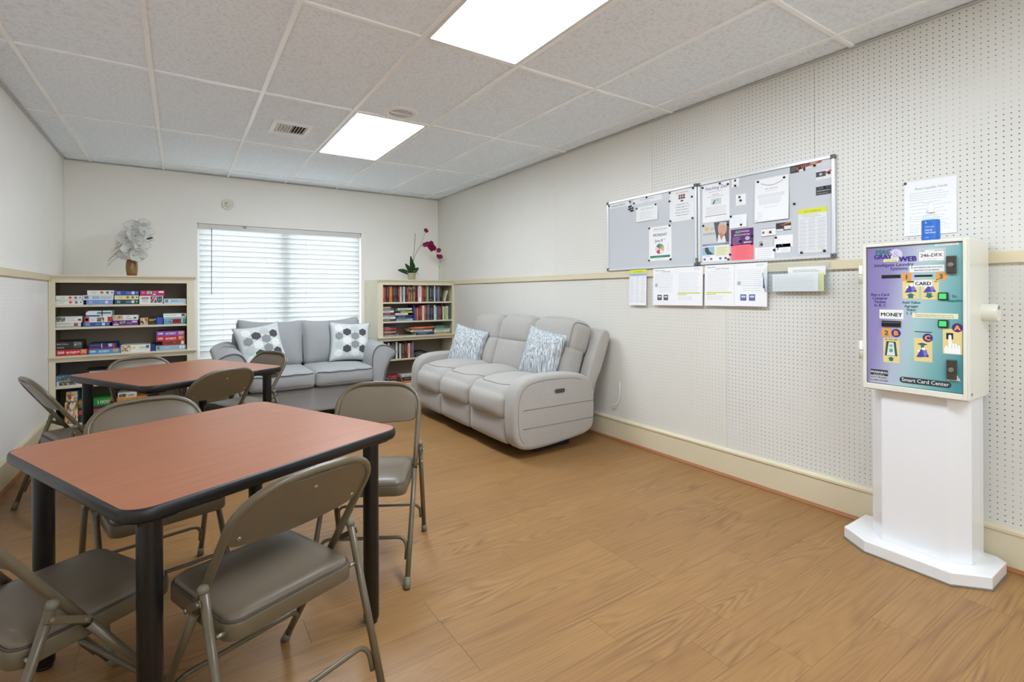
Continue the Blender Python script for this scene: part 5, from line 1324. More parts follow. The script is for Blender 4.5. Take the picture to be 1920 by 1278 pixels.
# ------------------------------------------------------------------ papers on boards and wall
M_PAPER = mat('paper_white', (240, 240, 242), 0.75)
def paper(y0, z1, y1, z0, label, x=None, rgb=None, name='paper_sheet', cat='paper', tilt=0.0, curl=.004, group=None):
    """sheet facing the room: y0 left edge, y1 right edge (smaller y), z1 top, z0 bottom; returns (thing, Sheet)"""
    x = XR - .0126 if x is None else x
    t = thing(name, (x, (y0 + y1) / 2, z0), label, cat, group)
    m = M_PAPER if rgb is None else mat('paper_%02x%02x%02x' % rgb, rgb, .7)
    o = put('sheet', box(x - .0004, x, y1, y0, z0, z1), m, t)
    S = Sheet((x - .0004, y0, z1), (0, -1, 0), (0, 0, 1)); S.h = .00025
    return t, S
def ptilt(t, z1, a):
    """let the lower edge stand off the wall by rotating about the bottom empty (moves the bottom out)"""
    h = z1 - t.location.z
    t.rotation_euler = (0, a, 0); t.location.x -= math.sin(a) * h
GRY, LGR = (132, 134, 140), (186, 188, 193)
BD = XR - .0126
# board one
t, S = paper(3.139, 2.030, 2.900, 1.990, 'narrow white name strip in the upper corner of the bare whiteboard', BD); S.text('ASHLEY EVENTS', .035, .031, .022, (120, 122, 126), sx=1.0, bold=.0004); S.done('printed_text', t)
t, S = paper(2.862, 2.030, 2.565, 1.985, 'white banner strip along the top of the bare whiteboard', BD); S.text('ASHLEY RENTAL OFFICE', .148, .022, .013, (128, 140, 170), 'CENTER'); S.text('contact us here', .148, .038, .010, (150, 156, 176), 'CENTER'); S.done('printed_text', t)
t, S = paper(2.824, 1.958, 2.604, 1.837, 'small landscape notice card below the banner strip', BD - .0012); S.text('ASHLEY SOCIAL CLUB', .11, .028, .013, GRY, 'CENTER'); S.lines(.04, .05, .18, .1, 5, LGR, .0022); S.done('printed_text', t); ptilt(t, 1.958, R(2))
t, S = paper(2.492, 2.026, 2.270, 1.796, 'white dates notice with red calendar emblem on the bare whiteboard', BD)
S.text('Ashley  Book Exchange', .111, .022, .0125, (150, 60, 60), 'CENTER', sx=.95)
for i in range(3):
    for j in range(2): S.rect(.082 + .02 * i, .034 + .018 * j, .099 + .02 * i, .049 + .018 * j, (150, 60, 60) if j == 0 else (70, 60, 60))
S.rect(.10, .076, .125, .086, (70, 70, 74))
for i, tx in enumerate(('Tuesday, May 5 & 12', 'Monday, August 3 & 10', 'Monday, September 7', 'Monday, October 5 & 12', 'Monday, November 9')): S.text(tx, .115, .110 + .020 * i, .0125, (84, 84, 90), 'CENTER', bold=.0002)
S.lines(.05, .212, .18, .216, 1, LGR, .002); S.done('printed_text', t)
t, S = paper(2.695, 1.779, 2.475, 1.511, 'white Monday June notice with a beach ball picture and green strip', BD)
S.text('ASHLEY SOCIAL CLUB', .11, .026, .0125, (90, 90, 96), 'CENTER', bold=.0003); S.lines(.04, .036, .18, .036, 1, LGR, .002); S.text('MONDAY', .11, .078, .031, (58, 58, 62), 'CENTER', bold=.0008); S.text('June 8', .098, .122, .030, (58, 58, 62), 'CENTER', bold=.0006); S.text('TH', .142, .110, .014, (58, 58, 62))
bc_, br_ = (.108, .176), .042; S.disc(bc_[0], bc_[1], br_, (190, 192, 196), n=28)
for k, c in enumerate(((206, 60, 66), (226, 226, 226), (226, 180, 60), (120, 160, 150), (110, 112, 116), (214, 214, 216))):
    a0, a1 = R(150 - 60 * k), R(150 - 60 * (k + 1)); S.poly([bc_] + [(bc_[0] + br_ * .94 * math.cos(a0 + (a1 - a0) * q / 5), bc_[1] + br_ * .94 * math.sin(a0 + (a1 - a0) * q / 5)) for q in range(6)], c, S.h * 1.6)
S.rect(.012, .228, .205, .245, (44, 128, 90)); S.text('COME JOIN THE FUN', .108, .241, .010, (120, 170, 146), 'CENTER'); S.lines(.07, .256, .15, .258, 1, LGR, .002); S.rect(.186, .14, .189, .2, LGR); S.done('printed_picture', t)
# board two
t, S = paper(2.205, 2.022, 1.995, 1.756, 'white flyer headed in purple script with torn tabs along its lower edge', BD)
S.text('Fetching Zen', .108, .040, .032, (136, 112, 170), 'CENTER', bold=.0009, shear=.15); S.lines(.05, .056, .17, .058, 1, GRY, .0022); S.text('adopt today', .105, .080, .010, (190, 60, 70), 'CENTER', bold=.0004); S.lines(.04, .09, .18, .09, 1, GRY, .002)
S.rect(.07, .104, .148, .148, (206, 214, 214)); S.poly([(.08, .14), (.098, .114), (.104, .118), (.09, .144)], (60, 70, 70), S.h * 1.4); S.text('PETS', .108, .122, .013, GRY); S.lines(.03, .162, .19, .212, 7, LGR, .0022, .05); S.rect(.02, .222, .19, .2255, (140, 60, 90))
for i in range(6): S.rect(.108 + .016 * i, .232, .1088 + .016 * i, .264, (150, 150, 154))
S.done('printed_text', t)
t, S = paper(2.207, 1.750, 1.998, 1.478, 'sunshine helpline poster with a photo portrait and yellow panel', BD)
S.rect(.0, .0, .209, .145, (206, 206, 208)); S.disc(.036, .040, .016, (226, 190, 90), S.h * 1.5); S.text('211', .066, .050, .024, (110, 110, 112), h=S.h * 1.8); S.text('SUNSHINE', .006, .084, .023, (96, 96, 98), sx=.88, h=S.h * 1.8); S.lines(.01, .122, .10, .136, 2, LGR, .002, h=S.h * 1.8)
S.poly([(.092, 0), (.209, 0), (.209, .145), (.118, .145)], (92, 88, 92), S.h * 1.3); S.disc(.158, .052, .034, (206, 160, 136), S.h * 1.6, ry=.044); S.poly([(.122, .04), (.14, .004), (.19, .006), (.194, .04), (.17, .022), (.14, .024)], (196, 192, 190), S.h * 1.9); S.poly([(.118, .145), (.128, .085), (.15, .105), (.176, .098), (.186, .145)], (232, 228, 226), S.h * 2.2); S.poly([(.136, .09), (.15, .07), (.166, .1), (.15, .13)], (190, 130, 108), S.h * 2.5)
S.rect(0, .146, .209, .162, (120, 136, 164)); S.text('GET SUNSHINE INFO FROM 211', .1045, .1585, .0105, (226, 230, 236), 'CENTER', sx=.92)
S.rect(.0, .168, .096, .226, (150, 190, 216)); S.poly([(.02, .172), (.045, .170), (.056, .196), (.09, .222), (.04, .222), (.022, .2)], (74, 74, 66), S.h * 1.6); S.rect(.10, .168, .205, .236, (230, 228, 190)); S.lines(.115, .18, .195, .226, 5, (150, 150, 120), .002, h=S.h * 1.6); S.text('sunshine', .02, .238, .011, (190, 60, 70))
for (u_, c) in ((.018, (90, 100, 160)), (.07, (170, 80, 90)), (.142, (96, 100, 150)), (.182, (170, 60, 60))): S.disc(u_, .254, .010, c, ry=.008)
S.done('printed_picture', t)
t, S = paper(1.978, 2.033, 1.925, 1.970, 'tiny white slip with a square code mark near the flyer top', BD); S.rect(.018, .012, .032, .028, (70, 70, 74)); S.lines(.01, .042, .042, .050, 2, LGR, .0016); S.done('printed_text', t)
t, S = paper(1.948, 1.915, 1.877, 1.842, 'tiny white slip hung below another slip on the crowded whiteboard', BD); S.rect(.018, .010, .034, .026, (70, 70, 74)); S.lines(.012, .04, .055, .060, 3, LGR, .0016); S.done('printed_text', t)
t, S = paper(1.992, 1.780, 1.870, 1.694, 'handwritten white note above the purple flyer', BD - .001); S.lines(.012, .016, .11, .07, 5, LGR, .0018); S.done('handwriting', t); ptilt(t, 1.780, R(2.5))
t, S = paper(1.984, 1.684, 1.826, 1.576, 'purple flyer with white Spanish lettering above the pink sheet', BD - .0014, (98, 44, 104))
S.poly([(.03, .028), (.036, .010), (.046, .010), (.05, .02), (.056, .010), (.066, .010), (.066, .028)], (90, 170, 130)); S.text('PANGEA', .068, .024, .0165, (220, 200, 226), bold=.0006); S.text('SERVICIO DE GESTORIA', .079, .044, .0125, (232, 220, 236), 'CENTER', bold=.0004, sx=.86); S.lines(.012, .054, .07, .100, 7, (190, 160, 196), .0022); S.disc(.118, .066, .017, (170, 180, 210), ry=.013); S.rect(.09, .088, .145, .097, (206, 190, 212)); S.done('printed_text', t)
t, S = paper(1.983, 1.577, 1.826, 1.476, 'bright pink sheet at the lower edge of the crowded whiteboard', BD - .0010, (246, 116, 130)); S.lines(.03, .016, .13, .088, 8, (206, 84, 98), .002); S.done('printed_text', t)
t, S = paper(1.813, 1.987, 1.596, 1.713, 'white typed letter sheet hanging beneath a garland drawing', BD - .001)
for k in range(22):
    a = k / 21.0; S.poly([(.04 + .135 * a, .028 + .018 * math.sin(math.pi * a)), (.045 + .135 * a, .028 + .018 * math.sin(math.pi * a)), (.0425 + .135 * a, .036 + .018 * math.sin(math.pi * a))], (90, 92, 96))
S.text('Ashley Garden Club', .108, .072, .010, GRY, 'CENTER', bold=.0002); S.lines(.07, .084, .15, .084, 1, LGR, .0016); S.lines(.018, .104, .198, .122, 4, LGR, .0018, .05); S.lines(.03, .132, .19, .165, 6, LGR, .0018, .2); S.lines(.06, .186, .15, .186, 1, LGR, .0018); S.lines(.02, .218, .07, .262, 5, LGR, .0016, .4); S.done('printed_text', t); ptilt(t, 1.987, R(2))
def card(y0, z1, y1, z0, label, rgb=(240, 240, 240), deco=None):
    t, S = paper(y0, z1, y1, z0, label, BD - .0008, rgb, 'business_card', 'card'); w, h = y0 - y1, z1 - z0
    if deco: deco(S, w, h)
    S.done('printed_text', t)
card(1.772, 1.667, 1.679, 1.617, 'business card with red edges and a round emblem', deco=lambda S, w, h: (S.rect(0, 0, w, .003, (170, 50, 60)), S.rect(0, h - .003, w, h, (170, 50, 60)), S.disc(.013, h * .5, .009, (120, 130, 110)), S.lines(.03, .016, w - .01, h - .014, 3, LGR, .0018)))
card(1.678, 1.692, 1.586, 1.643, 'dark photo business card with a red and yellow slash near the board centre', (56, 56, 60), lambda S, w, h: (S.poly([(w * .3, h * .25), (w * .9, h * .02), (w, h * .1), (w * .45, h * .4)], (190, 60, 60)), S.rect(w * .56, h * .45, w, h * .9, (226, 220, 210), S.h * 1.3), S.rect(0, h * .78, w * .5, h, (226, 226, 226), S.h * 1.3), S.poly([(w * .55, h * .14), (w * .95, 0), (w, .004)], (220, 190, 70), S.h * 1.4)))
card(1.792, 1.597, 1.701, 1.547, 'grey columned card with small print below the red edged card', (214, 214, 214), lambda S, w, h: (S.rect(.004, .006, .03, h - .004, (170, 172, 174)), S.lines(.038, .01, w - .008, h - .006, 6, LGR, .0018)))
card(1.688, 1.614, 1.574, 1.539, 'plain white folded card behind the black sketch card')
card(1.679, 1.560, 1.589, 1.506, 'white business card with a black sketch and short name', deco=lambda S, w, h: (S.poly([(.008, .034), (.016, .016), (.020, .018), (.013, .036)], (40, 40, 44)), S.disc(.020, .012, .005, (40, 40, 44)), S.text('Just Massage', .030, .019, .0085, (60, 60, 64), shear=.2), S.lines(.034, .030, w - .01, h - .01, 3, LGR, .0016)))
t, S = paper(1.815, 1.549, 1.689, 1.475, 'white handwritten slip at the lower edge beside the pink sheet', BD - .0002); S.lines(.014, .014, .112, .066, 5, LGR, .0018); S.done('handwriting', t)
card(1.590, 2.028, 1.501, 1.985, 'dark photo card with red swirl in the top corner of the crowded whiteboard', (62, 60, 62), lambda S, w, h: (S.poly([(w * .4, h * .3), (w, h * .1), (w * .9, h * .5), (w * .5, h * .8)], (170, 80, 70)), S.poly([(w * .6, h * .7), (w * .85, h * .6), (w * .9, h), (w * .6, h)], (230, 226, 222), S.h * 1.3), S.lines(.006, .008, .04, .03, 4, (170, 170, 170), .0016)))
card(1.498, 2.027, 1.410, 1.992, 'card with slanting red and yellow banner beside a dark photo card', (222, 222, 224), lambda S, w, h: (S.poly([(0, h * .2), (w, 0), (w, h * .3), (0, h * .6)], (170, 60, 64)), S.poly([(w * .2, h * .3), (w * .8, h * .1), (w * .6, h * .35)], (220, 190, 80), S.h * 1.3), S.rect(0, .001, w * .3, h * .2, (60, 60, 60), S.h * 1.2)))
card(1.440, 1.968, 1.354, 1.916, 'white card with dark house photo below the banner card', (236, 236, 236), lambda S, w, h: (S.rect(0, h * .1, w * .62, h * .68, (66, 66, 70)), S.poly([(w * .5, h * .3), (w, h * .02), (w, h * .25), (w * .6, h * .45)], (180, 80, 50), S.h * 1.3), S.disc(w * .3, h * .4, .008, (190, 190, 196), S.h * 1.4), S.lines(.006, h * .85, w * .6, h * .86, 1, LGR, .0016)))
card(1.441, 1.876, 1.353, 1.827, 'black business card with two lines of pale print', (66, 67, 70), lambda S, w, h: (S.lines(.02, h * .2, w * .8, h * .2, 1, (190, 190, 190), .002), S.lines(.006, h * .52, w - .006, h * .52, 1, (210, 210, 210), .0024), S.lines(.006, h * .82, w - .006, h * .84, 1, (190, 190, 190), .002)))
def schedule(t, S, w, h, blue=False):
    S.rect(0, 0, w, .030, (216, 220, 60)); S.text('JULY SCHEDULE', w * .5, .021, .013, (120, 124, 30), 'CENTER')
    if blue: S.rect(0, .030, w, .052, (166, 186, 222))
    S.lines(.02, .038, w - .02, .048, 2, GRY, .0018)
    for i in range(8):
        v = .062 + (h - .075) * i / 8; S.rect(.004, v, w - .004, v + .0012, (150, 152, 156)); S.lines(.008, v + .008, w * .3, v + .02, 3, LGR, .0016); S.lines(w * .36, v + .008, w * .62, v + .02, 3, LGR, .0016); S.lines(w * .68, v + .008, w * .96, v + .02, 3, LGR, .0016)
    for (a, b) in ((.45, .2), (.68, .62), (.7, .86)): S.rect(w * a, h * b, w * a + .018, h * b + .006, (226, 226, 120), S.h * 1.3)
t, S = paper(1.542, 1.757, 1.381, 1.494, 'tabular schedule sheet with yellow header on the crowded whiteboard', BD - .0006, (226, 227, 230)); schedule(t, S, .161, .263); S.done('printed_table', t)
# sheets pinned below the boards
LO = XR - .0215
t, S = paper(2.893, 1.449, 2.712, 1.160, 'tabular schedule sheet with yellow header pinned under the bare whiteboard', LO); schedule(t, S, .181, .289, True); S.done('printed_table', t); ptilt(t, 1.449, R(1.5))
def rules(S, w, h, head, qr, hl, cars, carc=(50, 56, 66)):
    if head: S.text(head[0], .02, .020, .0125, (110, 130, 50), bold=.0003, shear=.2); S.text(head[1], .085, .031, .0125, (90, 110, 40), bold=.0003, shear=.2)
    else: S.lines(w * .68, .012, w * .92, .022, 3, LGR, .0016)
    S.lines(.02, .045, w - .02, .145 if qr else .19, 9 if qr else 13, LGR, .0017, .15)
    if qr: S.rect(.022, .118, .046, .142, (176, 178, 186), S.h * 1.2); S.lines(.06, .15, w - .03, .18, 3, LGR, .0017)
    if hl: S.rect(.014, .188, w - .02, .196, (206, 208, 76), S.h * 1.3); S.rect(.014, .200, w * .4, .206, (206, 208, 76), S.h * 1.3); S.lines(.02, .215, w * .75, .24, 4, LGR, .0016)
    if cars:
        for u_ in (.045, .105): S.rect(u_, .205, u_ + .042, .246, carc); S.rect(u_ + .006, .213, u_ + .036, .226, (206, 210, 216), S.h * 1.3); S.rect(u_ + .008, .232, u_ + .034, .238, (130, 134, 142), S.h * 1.4)
t, S = paper(2.646, 1.449, 2.425, 1.164, 'parking notice with green handwriting and two dark car pictures', LO); rules(S, .221, .285, ('Please do not tow', 'See Dan Vargas'), True, False, True); S.done('printed_text', t); ptilt(t, 1.449, R(1.2))
t, S = paper(2.4235, 1.449, 2.196, 1.166, 'parking notice page with yellow highlighted line between two notices', LO - .0006); rules(S, .227, .283, None, False, True, False); S.done('printed_text', t); ptilt(t, 1.449, R(1.5))
t, S = paper(2.181, 1.452, 1.956, 1.168, 'notice with green handwriting and a yellow highlighted line', LO); rules(S, .225, .284, ('Please call if', 'towed.. Frank Davis'), False, True, False); S.done('printed_text', t); ptilt(t, 1.452, R(1.2))
t, S = paper(1.954, 1.452, 1.728, 1.169, 'notice page with two blue car pictures beside the plastic holder', LO - .0006); rules(S, .226, .283, None, True, False, True, (70, 92, 160)); S.done('printed_text', t); ptilt(t, 1.452, R(1.5))
t, S = paper(1.016, 1.823, .807, 1.546, 'white typed laundry card notice on the wall behind the sanitizer bottle', XR - .0006)
S.text('Parts Laundry Cards', .11, .046, .0155, (120, 120, 124), 'CENTER')
for (v0, v1, n) in ((.062, .086, 3), (.098, .112, 2), (.128, .130, 1), (.146, .15, 1), (.164, .166, 1), (.182, .205, 3), (.222, .26, 5)): S.lines(.022, v0, .19, v1, n, LGR, .0018, .2)
S.done('printed_text', t); ptilt(t, 1.823, R(.8))
solo('push_pin', lathe([(0, .0), (.006, .0), (.0065, .003), (.004, .008), (0, .009)], (0, 0, 0), 12, TR((XR, 1.012, 1.818), ry=R(-90))), mat('pin_black', (28, 28, 30), .4), 'round black push pin at the corner of the laundry card notice', 'pin', smooth=True)
# clear wall holder with papers
hd = thing('literature_holder', (XR - .03, 1.54, 1.262), 'clear acrylic literature holder with papers on the chair rail', 'holder')
hy0, hy1 = 1.725, 1.360
put('back_plate', box(XR - .0225, XR - .0205, hy1, hy0, 1.262, 1.437), M_ACRYL, hd)
put('front_plate', box(-.001, .001, hy1, hy0, 0, .120, M=TR((XR - .055, 0, 1.264), ry=R(-14))), M_ACRYL, hd)
put('bottom_plate', box(XR - .056, XR - .0205, hy1, hy0, 1.262, 1.264), M_ACRYL, hd)
for yy in (hy0, hy1):
    put('end_plate', prism([(XR - .0205, 1.262), (XR - .056, 1.262), (XR - .084, 1.382), (XR - .0205, 1.437)], lambda p, q, t: (p, t, q), yy - .001, yy + .001), M_ACRYL, hd)
put('fold_edge', tube([(XR - .0565, hy0, 1.265), (XR - .084, hy0, 1.382)], .0022, 6), mat('acrylic_edge', (96, 100, 106), .2), hd)
def hpaper(y0, y1, z0, z1, x, label, rgb, a):
    t, S = paper(y0, z1, y1, z0, label, x, rgb); w, h = y0 - y1, z1 - z0; return t, S
t, S = hpaper(1.690, 1.420, 1.266, 1.372, XR - .034, 'stack of lined white forms inside the clear holder', (236, 236, 236), 0); S.lines(.012, .012, .25, .095, 9, LGR, .0016, .05); S.done('printed_text', t)
t, S = hpaper(1.465, 1.392, 1.266, 1.372, XR - .030, 'pale yellow pad inside the clear holder', (226, 226, 150), 0); S.lines(.04, .016, .068, .09, 6, (180, 180, 110), .0014); S.done('printed_text', t)
t, S = hpaper(1.600, 1.385, 1.360, 1.412, XR - .0225 - .0008, 'white printed strip taped in the back of the clear holder', (240, 240, 240), 0); S.lines(.03, .020, .19, .028, 2, (120, 120, 126), .0022); S.done('printed_text', t)
solo('ballpoint_pen', tube([(XR - .062, 1.731, 1.285), (XR - .058, 1.733, 1.345)], .004, 8), mat('pen_blue', (50, 120, 200), .35), 'blue pen tucked at the end of the clear holder', 'pen')
# magnets
mag_bm = lathe([(0, 0), (.0074, 0), (.0074, .004), (.0055, .008), (0, .009)], (0, 0, 0), 12, TR((0, 0, 0), ry=R(-90)))
mag_me = bpy.data.meshes.new('magnet'); mag_bm.to_mesh(mag_me); mag_bm.free(); mag_me.materials.append(mat('magnet_black', (26, 26, 28), .4))
for p in mag_me.polygons: p.use_smooth = True
MG1 = [(3.133, 2.014), (2.892, 2.016), (2.847, 1.995), (2.714, 2.024), (2.625, 1.954), (2.818, 1.948), (2.488, 2.020), (2.282, 2.020), (2.491, 1.957), (2.291, 1.960), (2.287, 1.804), (2.483, 1.805), (2.49, 1.772), (2.689, 1.772), (2.692, 1.517), (2.483, 1.515)]
CL = [(2.900, 1.974), (2.882, 1.978), (2.862, 1.960), (2.903, 1.954), (2.880, 1.938), (2.862, 1.940), (2.884, 1.958)]
MG2 = [(2.065, 2.014), (2.004, 1.999), (2.2, 2.007), (1.951, 1.978), (1.912, 1.873), (2.197, 1.736), (2.007, 1.723), (1.983, 1.774), (1.909, 1.711), (1.978, 1.580), (1.835, 1.630), (1.915, 1.602), (1.836, 1.578), (1.99, 1.518), (2.003, 1.486), (1.792, 1.973), (1.624, 1.97), (1.8, 1.722), (1.531, 2.008), (1.447, 2.005), (1.369, 1.946), (1.392, 1.869), (1.564, 1.797), (1.712, 1.641), (1.678, 1.603), (1.769, 1.568), (1.637, 1.552), (1.689, 1.526), (1.523, 1.498), (1.395, 1.500)]
HM1 = ['name strip'] * 2 + ['top banner strip'] * 2 + ['landscape notice card'] * 2 + ['red emblem dates notice'] * 6 + ['Monday June notice'] * 4
HM2 = ['purple headed flyer'] * 3 + ['upper tiny slip', 'lower tiny slip', 'sunshine poster', 'sunshine poster', 'handwritten note', 'handwritten note', 'purple flyer', 'purple flyer', 'purple flyer', 'purple flyer', 'pink sheet', 'sunshine poster', 'typed letter sheet', 'typed letter sheet', 'typed letter sheet', 'red swirl photo card', 'slanting banner card', 'dark house card', 'black business card', None, 'red edged business card', 'plain folded card', 'grey columned card', 'black sketch card', 'handwritten lower slip', 'yellow topped board schedule', 'yellow topped board schedule']
def magnet(yy, zz, lab, gp):
    o = bpy.data.objects.new('magnet', mag_me); COL.objects.link(o); o.location = (BD - .0022, yy, zz); setp(o, lab, 'magnet', gp)
for lst, hm in ((MG1, HM1), (MG2, HM2)):
    for (yy, zz), h_ in zip(lst, hm):
        if h_: magnet(yy, zz, 'small round black magnet holding the ' + h_, 'magnets on the ' + h_)
        else: magnet(yy, zz, 'lone black magnet holding nothing between the letter sheet and the schedule', 'spare magnets')
for yy, zz in CL: magnet(yy, zz, 'small black magnet in the cluster of spares beside the landscape card', 'clustered spare magnets')

# ------------------------------------------------------------------ vase of white flowers
vs_ = thing('flower_vase', (-.393, 6.19, 1.4418), 'amber glass vase of white silk orchids on the puzzle bookcase', 'vase')
def make_amber():
    k = NT('amber_glass'); tc = k.n('TexCoord'); sp = k.n('SeparateXYZ'); k.l(tc.outputs['Generated'], sp.inputs[0])
    k.base(k.ramp(sp.outputs[2], [(0.0, lin((146, 70, 40))), (0.18, lin((156, 84, 40))), (0.25, lin((140, 100, 44))), (0.8, lin((120, 84, 40))), (1.0, lin((130, 64, 40)))]))
    k.b.inputs['Roughness'].default_value = 0.08; k.b.inputs['Coat Weight'].default_value = 0.4; return k.m
vc = (-.393, 6.19, 1.4425)
put('vase_body', lathe([(0, 0), (.036, 0), (.040, .006), (.048, .06), (.050, .10), (.046, .14), (.040, .168), (.036, .168), (.040, .14), (.043, .10), (0, .05)], vc, 28), make_amber(), vs_, True)
def petal(L, W, cup, M, n=6):
    bm = bmesh.new(); g = []
    for i in range(n + 1):
        t = i / n; w = W * math.sin(math.pi * min(.98, .06 + t * .92)) ** .7
        g.append([bm.verts.new(M @ Vector((w * s_, L * t, cup * (t * t * .8 + .5 * s_ * s_ * math.sin(math.pi * t)) + .004 * math.sin(7 * t + 3 * s_)))) for s_ in (-1, -.5, 0, .5, 1)])
    for i in range(n):
        for j in range(4): bm.faces.new((g[i][j], g[i][j + 1], g[i + 1][j + 1], g[i + 1][j])).smooth = True
    bmesh.ops.solidify(bm, geom=bm.faces[:], thickness=.0012)
    return bm
def make_petal():
    k = NT('silk_petal_white'); k.base(lin((250, 250, 247))); k.b.inputs['Roughness'].default_value = 0.8
    tr = k.n('BsdfTranslucent'); tr.inputs['Color'].default_value = (0.95, 0.95, 0.93, 1)
    mx = k.n('MixShader'); mx.inputs[0].default_value = 0.35
    k.l(k.b.outputs[0], mx.inputs[1]); k.l(tr.outputs[0], mx.inputs[2]); k.l(mx.outputs[0], k.out.inputs['Surface']); return k.m
M_PET = make_petal()
M_STEM = mat('stem_olive', (92, 98, 60), 0.7)
def look(p, d, roll=0.0):
    d = Vector(d).normalized(); q = d.to_track_quat('Z', 'Y'); return Matrix.Translation(p) @ q.to_matrix().to_4x4() @ Matrix.Rotation(roll, 4, 'Z')
def bloom(parent, p, d, r, m, core, roll=0.0, n=5):
    M0 = look(p, d, roll)
    core_o = put('flower_centre', lathe([(0, .010), (.006, .008), (.008, 0), (0, -.002)], (0, 0, 0), 10, M0 @ Matrix.Scale(r / .07, 4)), core, parent, True)
    for k in range(n):
        Mp = M0 @ Matrix.Rotation(2 * math.pi * k / n, 4, 'Z') @ Matrix.Rotation(R(12 + 8 * (k % 2)), 4, 'X')
        put('petal', petal(r * (1.0 if k % 2 else .88), r * (.50 if k % 2 else .62), r * .22, Mp), m, parent)
top = Vector((vc[0], vc[1], vc[2] + .165))
BLM = [((-.400, 6.11, 1.705), (.1, -1, .1), .082, 0.3), ((-.330, 6.12, 1.745), (.5, -.9, .2), .080, 1.0), ((-.430, 6.12, 1.815), (-.3, -1, .2), .076, .6), ((-.360, 6.11, 1.835), (.2, -1, .35), .080, 0.1), ((-.290, 6.13, 1.885), (.5, -.8, .35), .076, .8), ((-.385, 6.14, 1.930), (-.2, -.9, .5), .070, .2), ((-.295, 6.15, 1.965), (.3, -.7, .7), .060, .5), ((-.345, 6.10, 1.660), (.3, -1, -.35), .075, .9), ((-.440, 6.13, 1.660), (-.4, -1, -.2), .060, .4)]
M_CORE = mat('flower_centre_grey', (176, 172, 150), .7)
for p, d, r_, ro in BLM:
    q = Vector(p); mid = top.lerp(q, .55) + Vector((0, .03, .02))
    put('stem', tube([top - Vector((0, 0, .06)), mid, q + Vector((0, .015, 0))], .0022, 6), M_STEM, vs_)
    bloom(vs_, p, d, r_ * 1.15, M_PET, M_CORE, ro)
M_TWIG = mat('dried_fern_grey', (122, 120, 110), .9)
for k in range(9):
    a = random.uniform(-.08, .2)
    tip = Vector((-.565 + .013 * k + random.uniform(-.01, .01), 6.17 + random.uniform(-.03, .03), 1.59 + .036 * k + random.uniform(-.03, .02)))
    ctrl = Vector((-.46 + .008 * k, 6.17, 1.74 + .030 * k)); st_ = top
    pts = [st_ * (1 - t) ** 2 + ctrl * 2 * t * (1 - t) + tip * t * t for t in [i / 10 for i in range(11)]]
    bm = bmesh.new(); bm_tube(bm, pts, [.0018 * (1 - .07 * i) for i in range(11)], 5)
    for i in range(3, 11):
        for s_ in (-1, 1):
            b = pts[i]; dd = Vector((-.02 - .01 * random.random(), random.uniform(-.01, .01), -.026 * random.uniform(.5, 1.3) + .012 * s_))
            bm_tube(bm, [b, b + dd * .6, b + dd * 1.15 + Vector((0, 0, -.010))], [.0011, .0009, .0005], 4)
    put('fern_sprig', bm, M_TWIG, vs_)
for (tip, c) in (((-.215, 6.15, 1.815), (-.28, 6.17, 1.80)), ((-.235, 6.16, 1.74), (-.29, 6.17, 1.74))):
    pts = [top * (1 - t) ** 2 + Vector(c) * 2 * t * (1 - t) + Vector(tip) * t * t for t in [i / 8 for i in range(9)]]
    put('stem', tube(pts, .002, 6), M_TWIG, vs_)
put('leaf', petal(.06, .012, .006, look((-.275, 6.13, 1.815), (0, -1, .3), R(-75))), mat('leaf_dull', (96, 100, 78), .7), vs_)

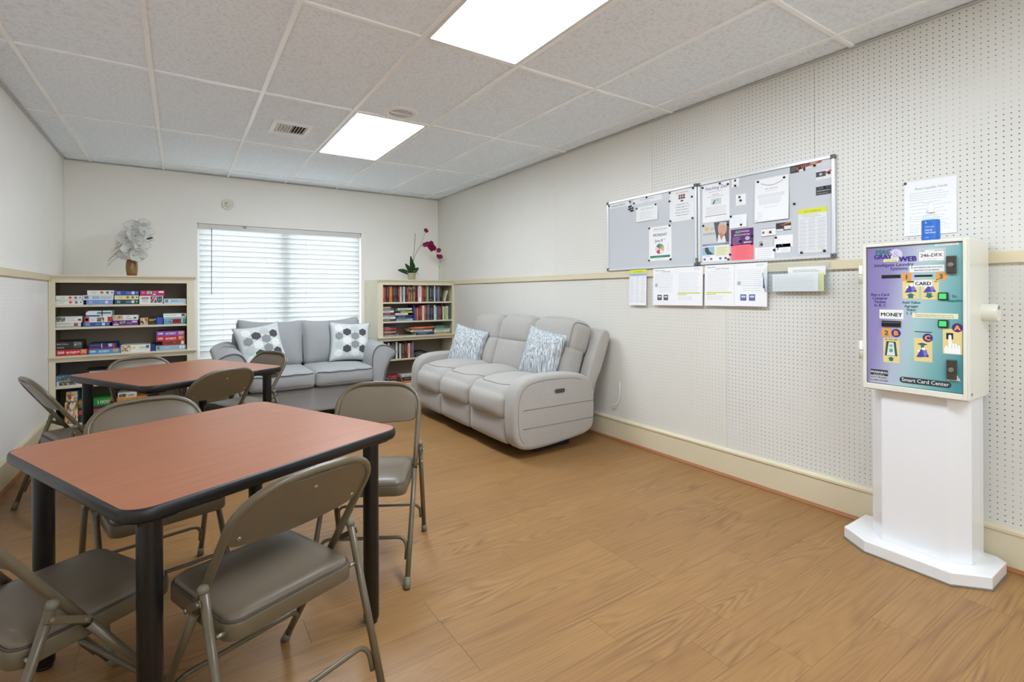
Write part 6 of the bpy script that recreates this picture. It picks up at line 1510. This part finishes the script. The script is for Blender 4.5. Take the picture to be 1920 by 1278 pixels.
# ------------------------------------------------------------------ pink orchid in a pot
og = thing('potted_orchid', (2.572, 6.26, 1.4418), 'pink orchid with arching stem in a small beige pot', 'plant')
oc = (2.572, 6.26, 1.4425)
put('pot', lathe([(0, 0), (.044, 0), (.048, .006), (.058, .080), (.060, .082), (.060, .094), (.054, .094), (.052, .080), (0, .076)], oc, 8), mat('pot_beige', (186, 176, 146), .5, grain=.05), og)
M_LEAF = mat('orchid_leaf_green', (52, 96, 52), .42, grain=.12, gscale=40)
pt = Vector((oc[0], oc[1], oc[2] + .08))
for (d, rl, L_, W_l) in (((-.2, -.8, .5), R(75), .19, .034), ((0, -1, .2), R(-8), .16, .032), ((.1, -1, .1), R(4), .24, .028), ((-.1, -1, .3), R(32), .16, .028), ((.1, -.9, .4), R(-50), .14, .026)):
    put('leaf', petal(L_, W_l, .03, look(pt + Vector((0, -.01, .0)), d, rl)), M_LEAF, og)
for k in range(12):
    a = 2 * math.pi * k / 12; e = Vector((math.cos(a), math.sin(a), 0)); L_ = random.uniform(.08, .15)
    put('grass_blade', tube([pt, pt + e * L_ * .5 + Vector((0, 0, .05)), pt + e * L_ + Vector((0, 0, random.uniform(-.02, .03)))], [.003, .0025, .0008], 5), mat('grass_grey_green', (110, 122, 100), .7), og)
put('support_stake', tube([pt, pt + Vector((.03, 0, .27)), pt + Vector((.055, 0, .545))], .003, 6), mat('stake_brown', (110, 98, 70), .7), og)
def arch(t): # stem path: up, over to the wall side and down
    P0, P1, P2, P3 = pt, pt + Vector((.03, 0, .42)), pt + Vector((.26, -.02, .60)), pt + Vector((.42, -.02, .16))
    return P0 * (1 - t) ** 3 + P1 * 3 * t * (1 - t) ** 2 + P2 * 3 * t * t * (1 - t) + P3 * t ** 3
put('flower_stem', tube([arch(i / 24) for i in range(25)], .0028, 6), mat('orchid_stem', (96, 110, 70), .6), og)
M_PINK = mat('orchid_petal_magenta', (186, 46, 110), .65, grain=.15, gscale=60)
M_PCORE = mat('orchid_lip', (226, 150, 190), .6)
for k, t_ in enumerate((.52, .58, .63, .68, .72, .76, .80, .84, .88, .92, .95)):
    p = arch(t_) + Vector((random.uniform(-.045, .045), -.025, random.uniform(-.05, .04)))
    put('flower_stalk', tube([arch(t_), p], .0015, 5), mat('orchid_stem', None), og)
    bloom(og, p, (random.uniform(-.5, .5), -1, random.uniform(-.3, .4)), random.uniform(.036, .046), M_PINK, M_PCORE, random.random() * 2)
p = pt + Vector((.19, -.03, .585)); bloom(og, p, (.1, -1, .3), .04, M_PINK, M_PCORE, .4)
put('flower_stalk', tube([arch(.42), p], .0015, 5), mat('orchid_stem', None), og)
for (dx, dz_) in ((.44, .20), (.40, .10)):
    put('bud', lathe([(0, -.012), (.006, -.004), (.006, .004), (0, .014)], pt + Vector((dx, -.02, dz_)), 8), mat('bud_green', (140, 146, 100), .6), og, True)
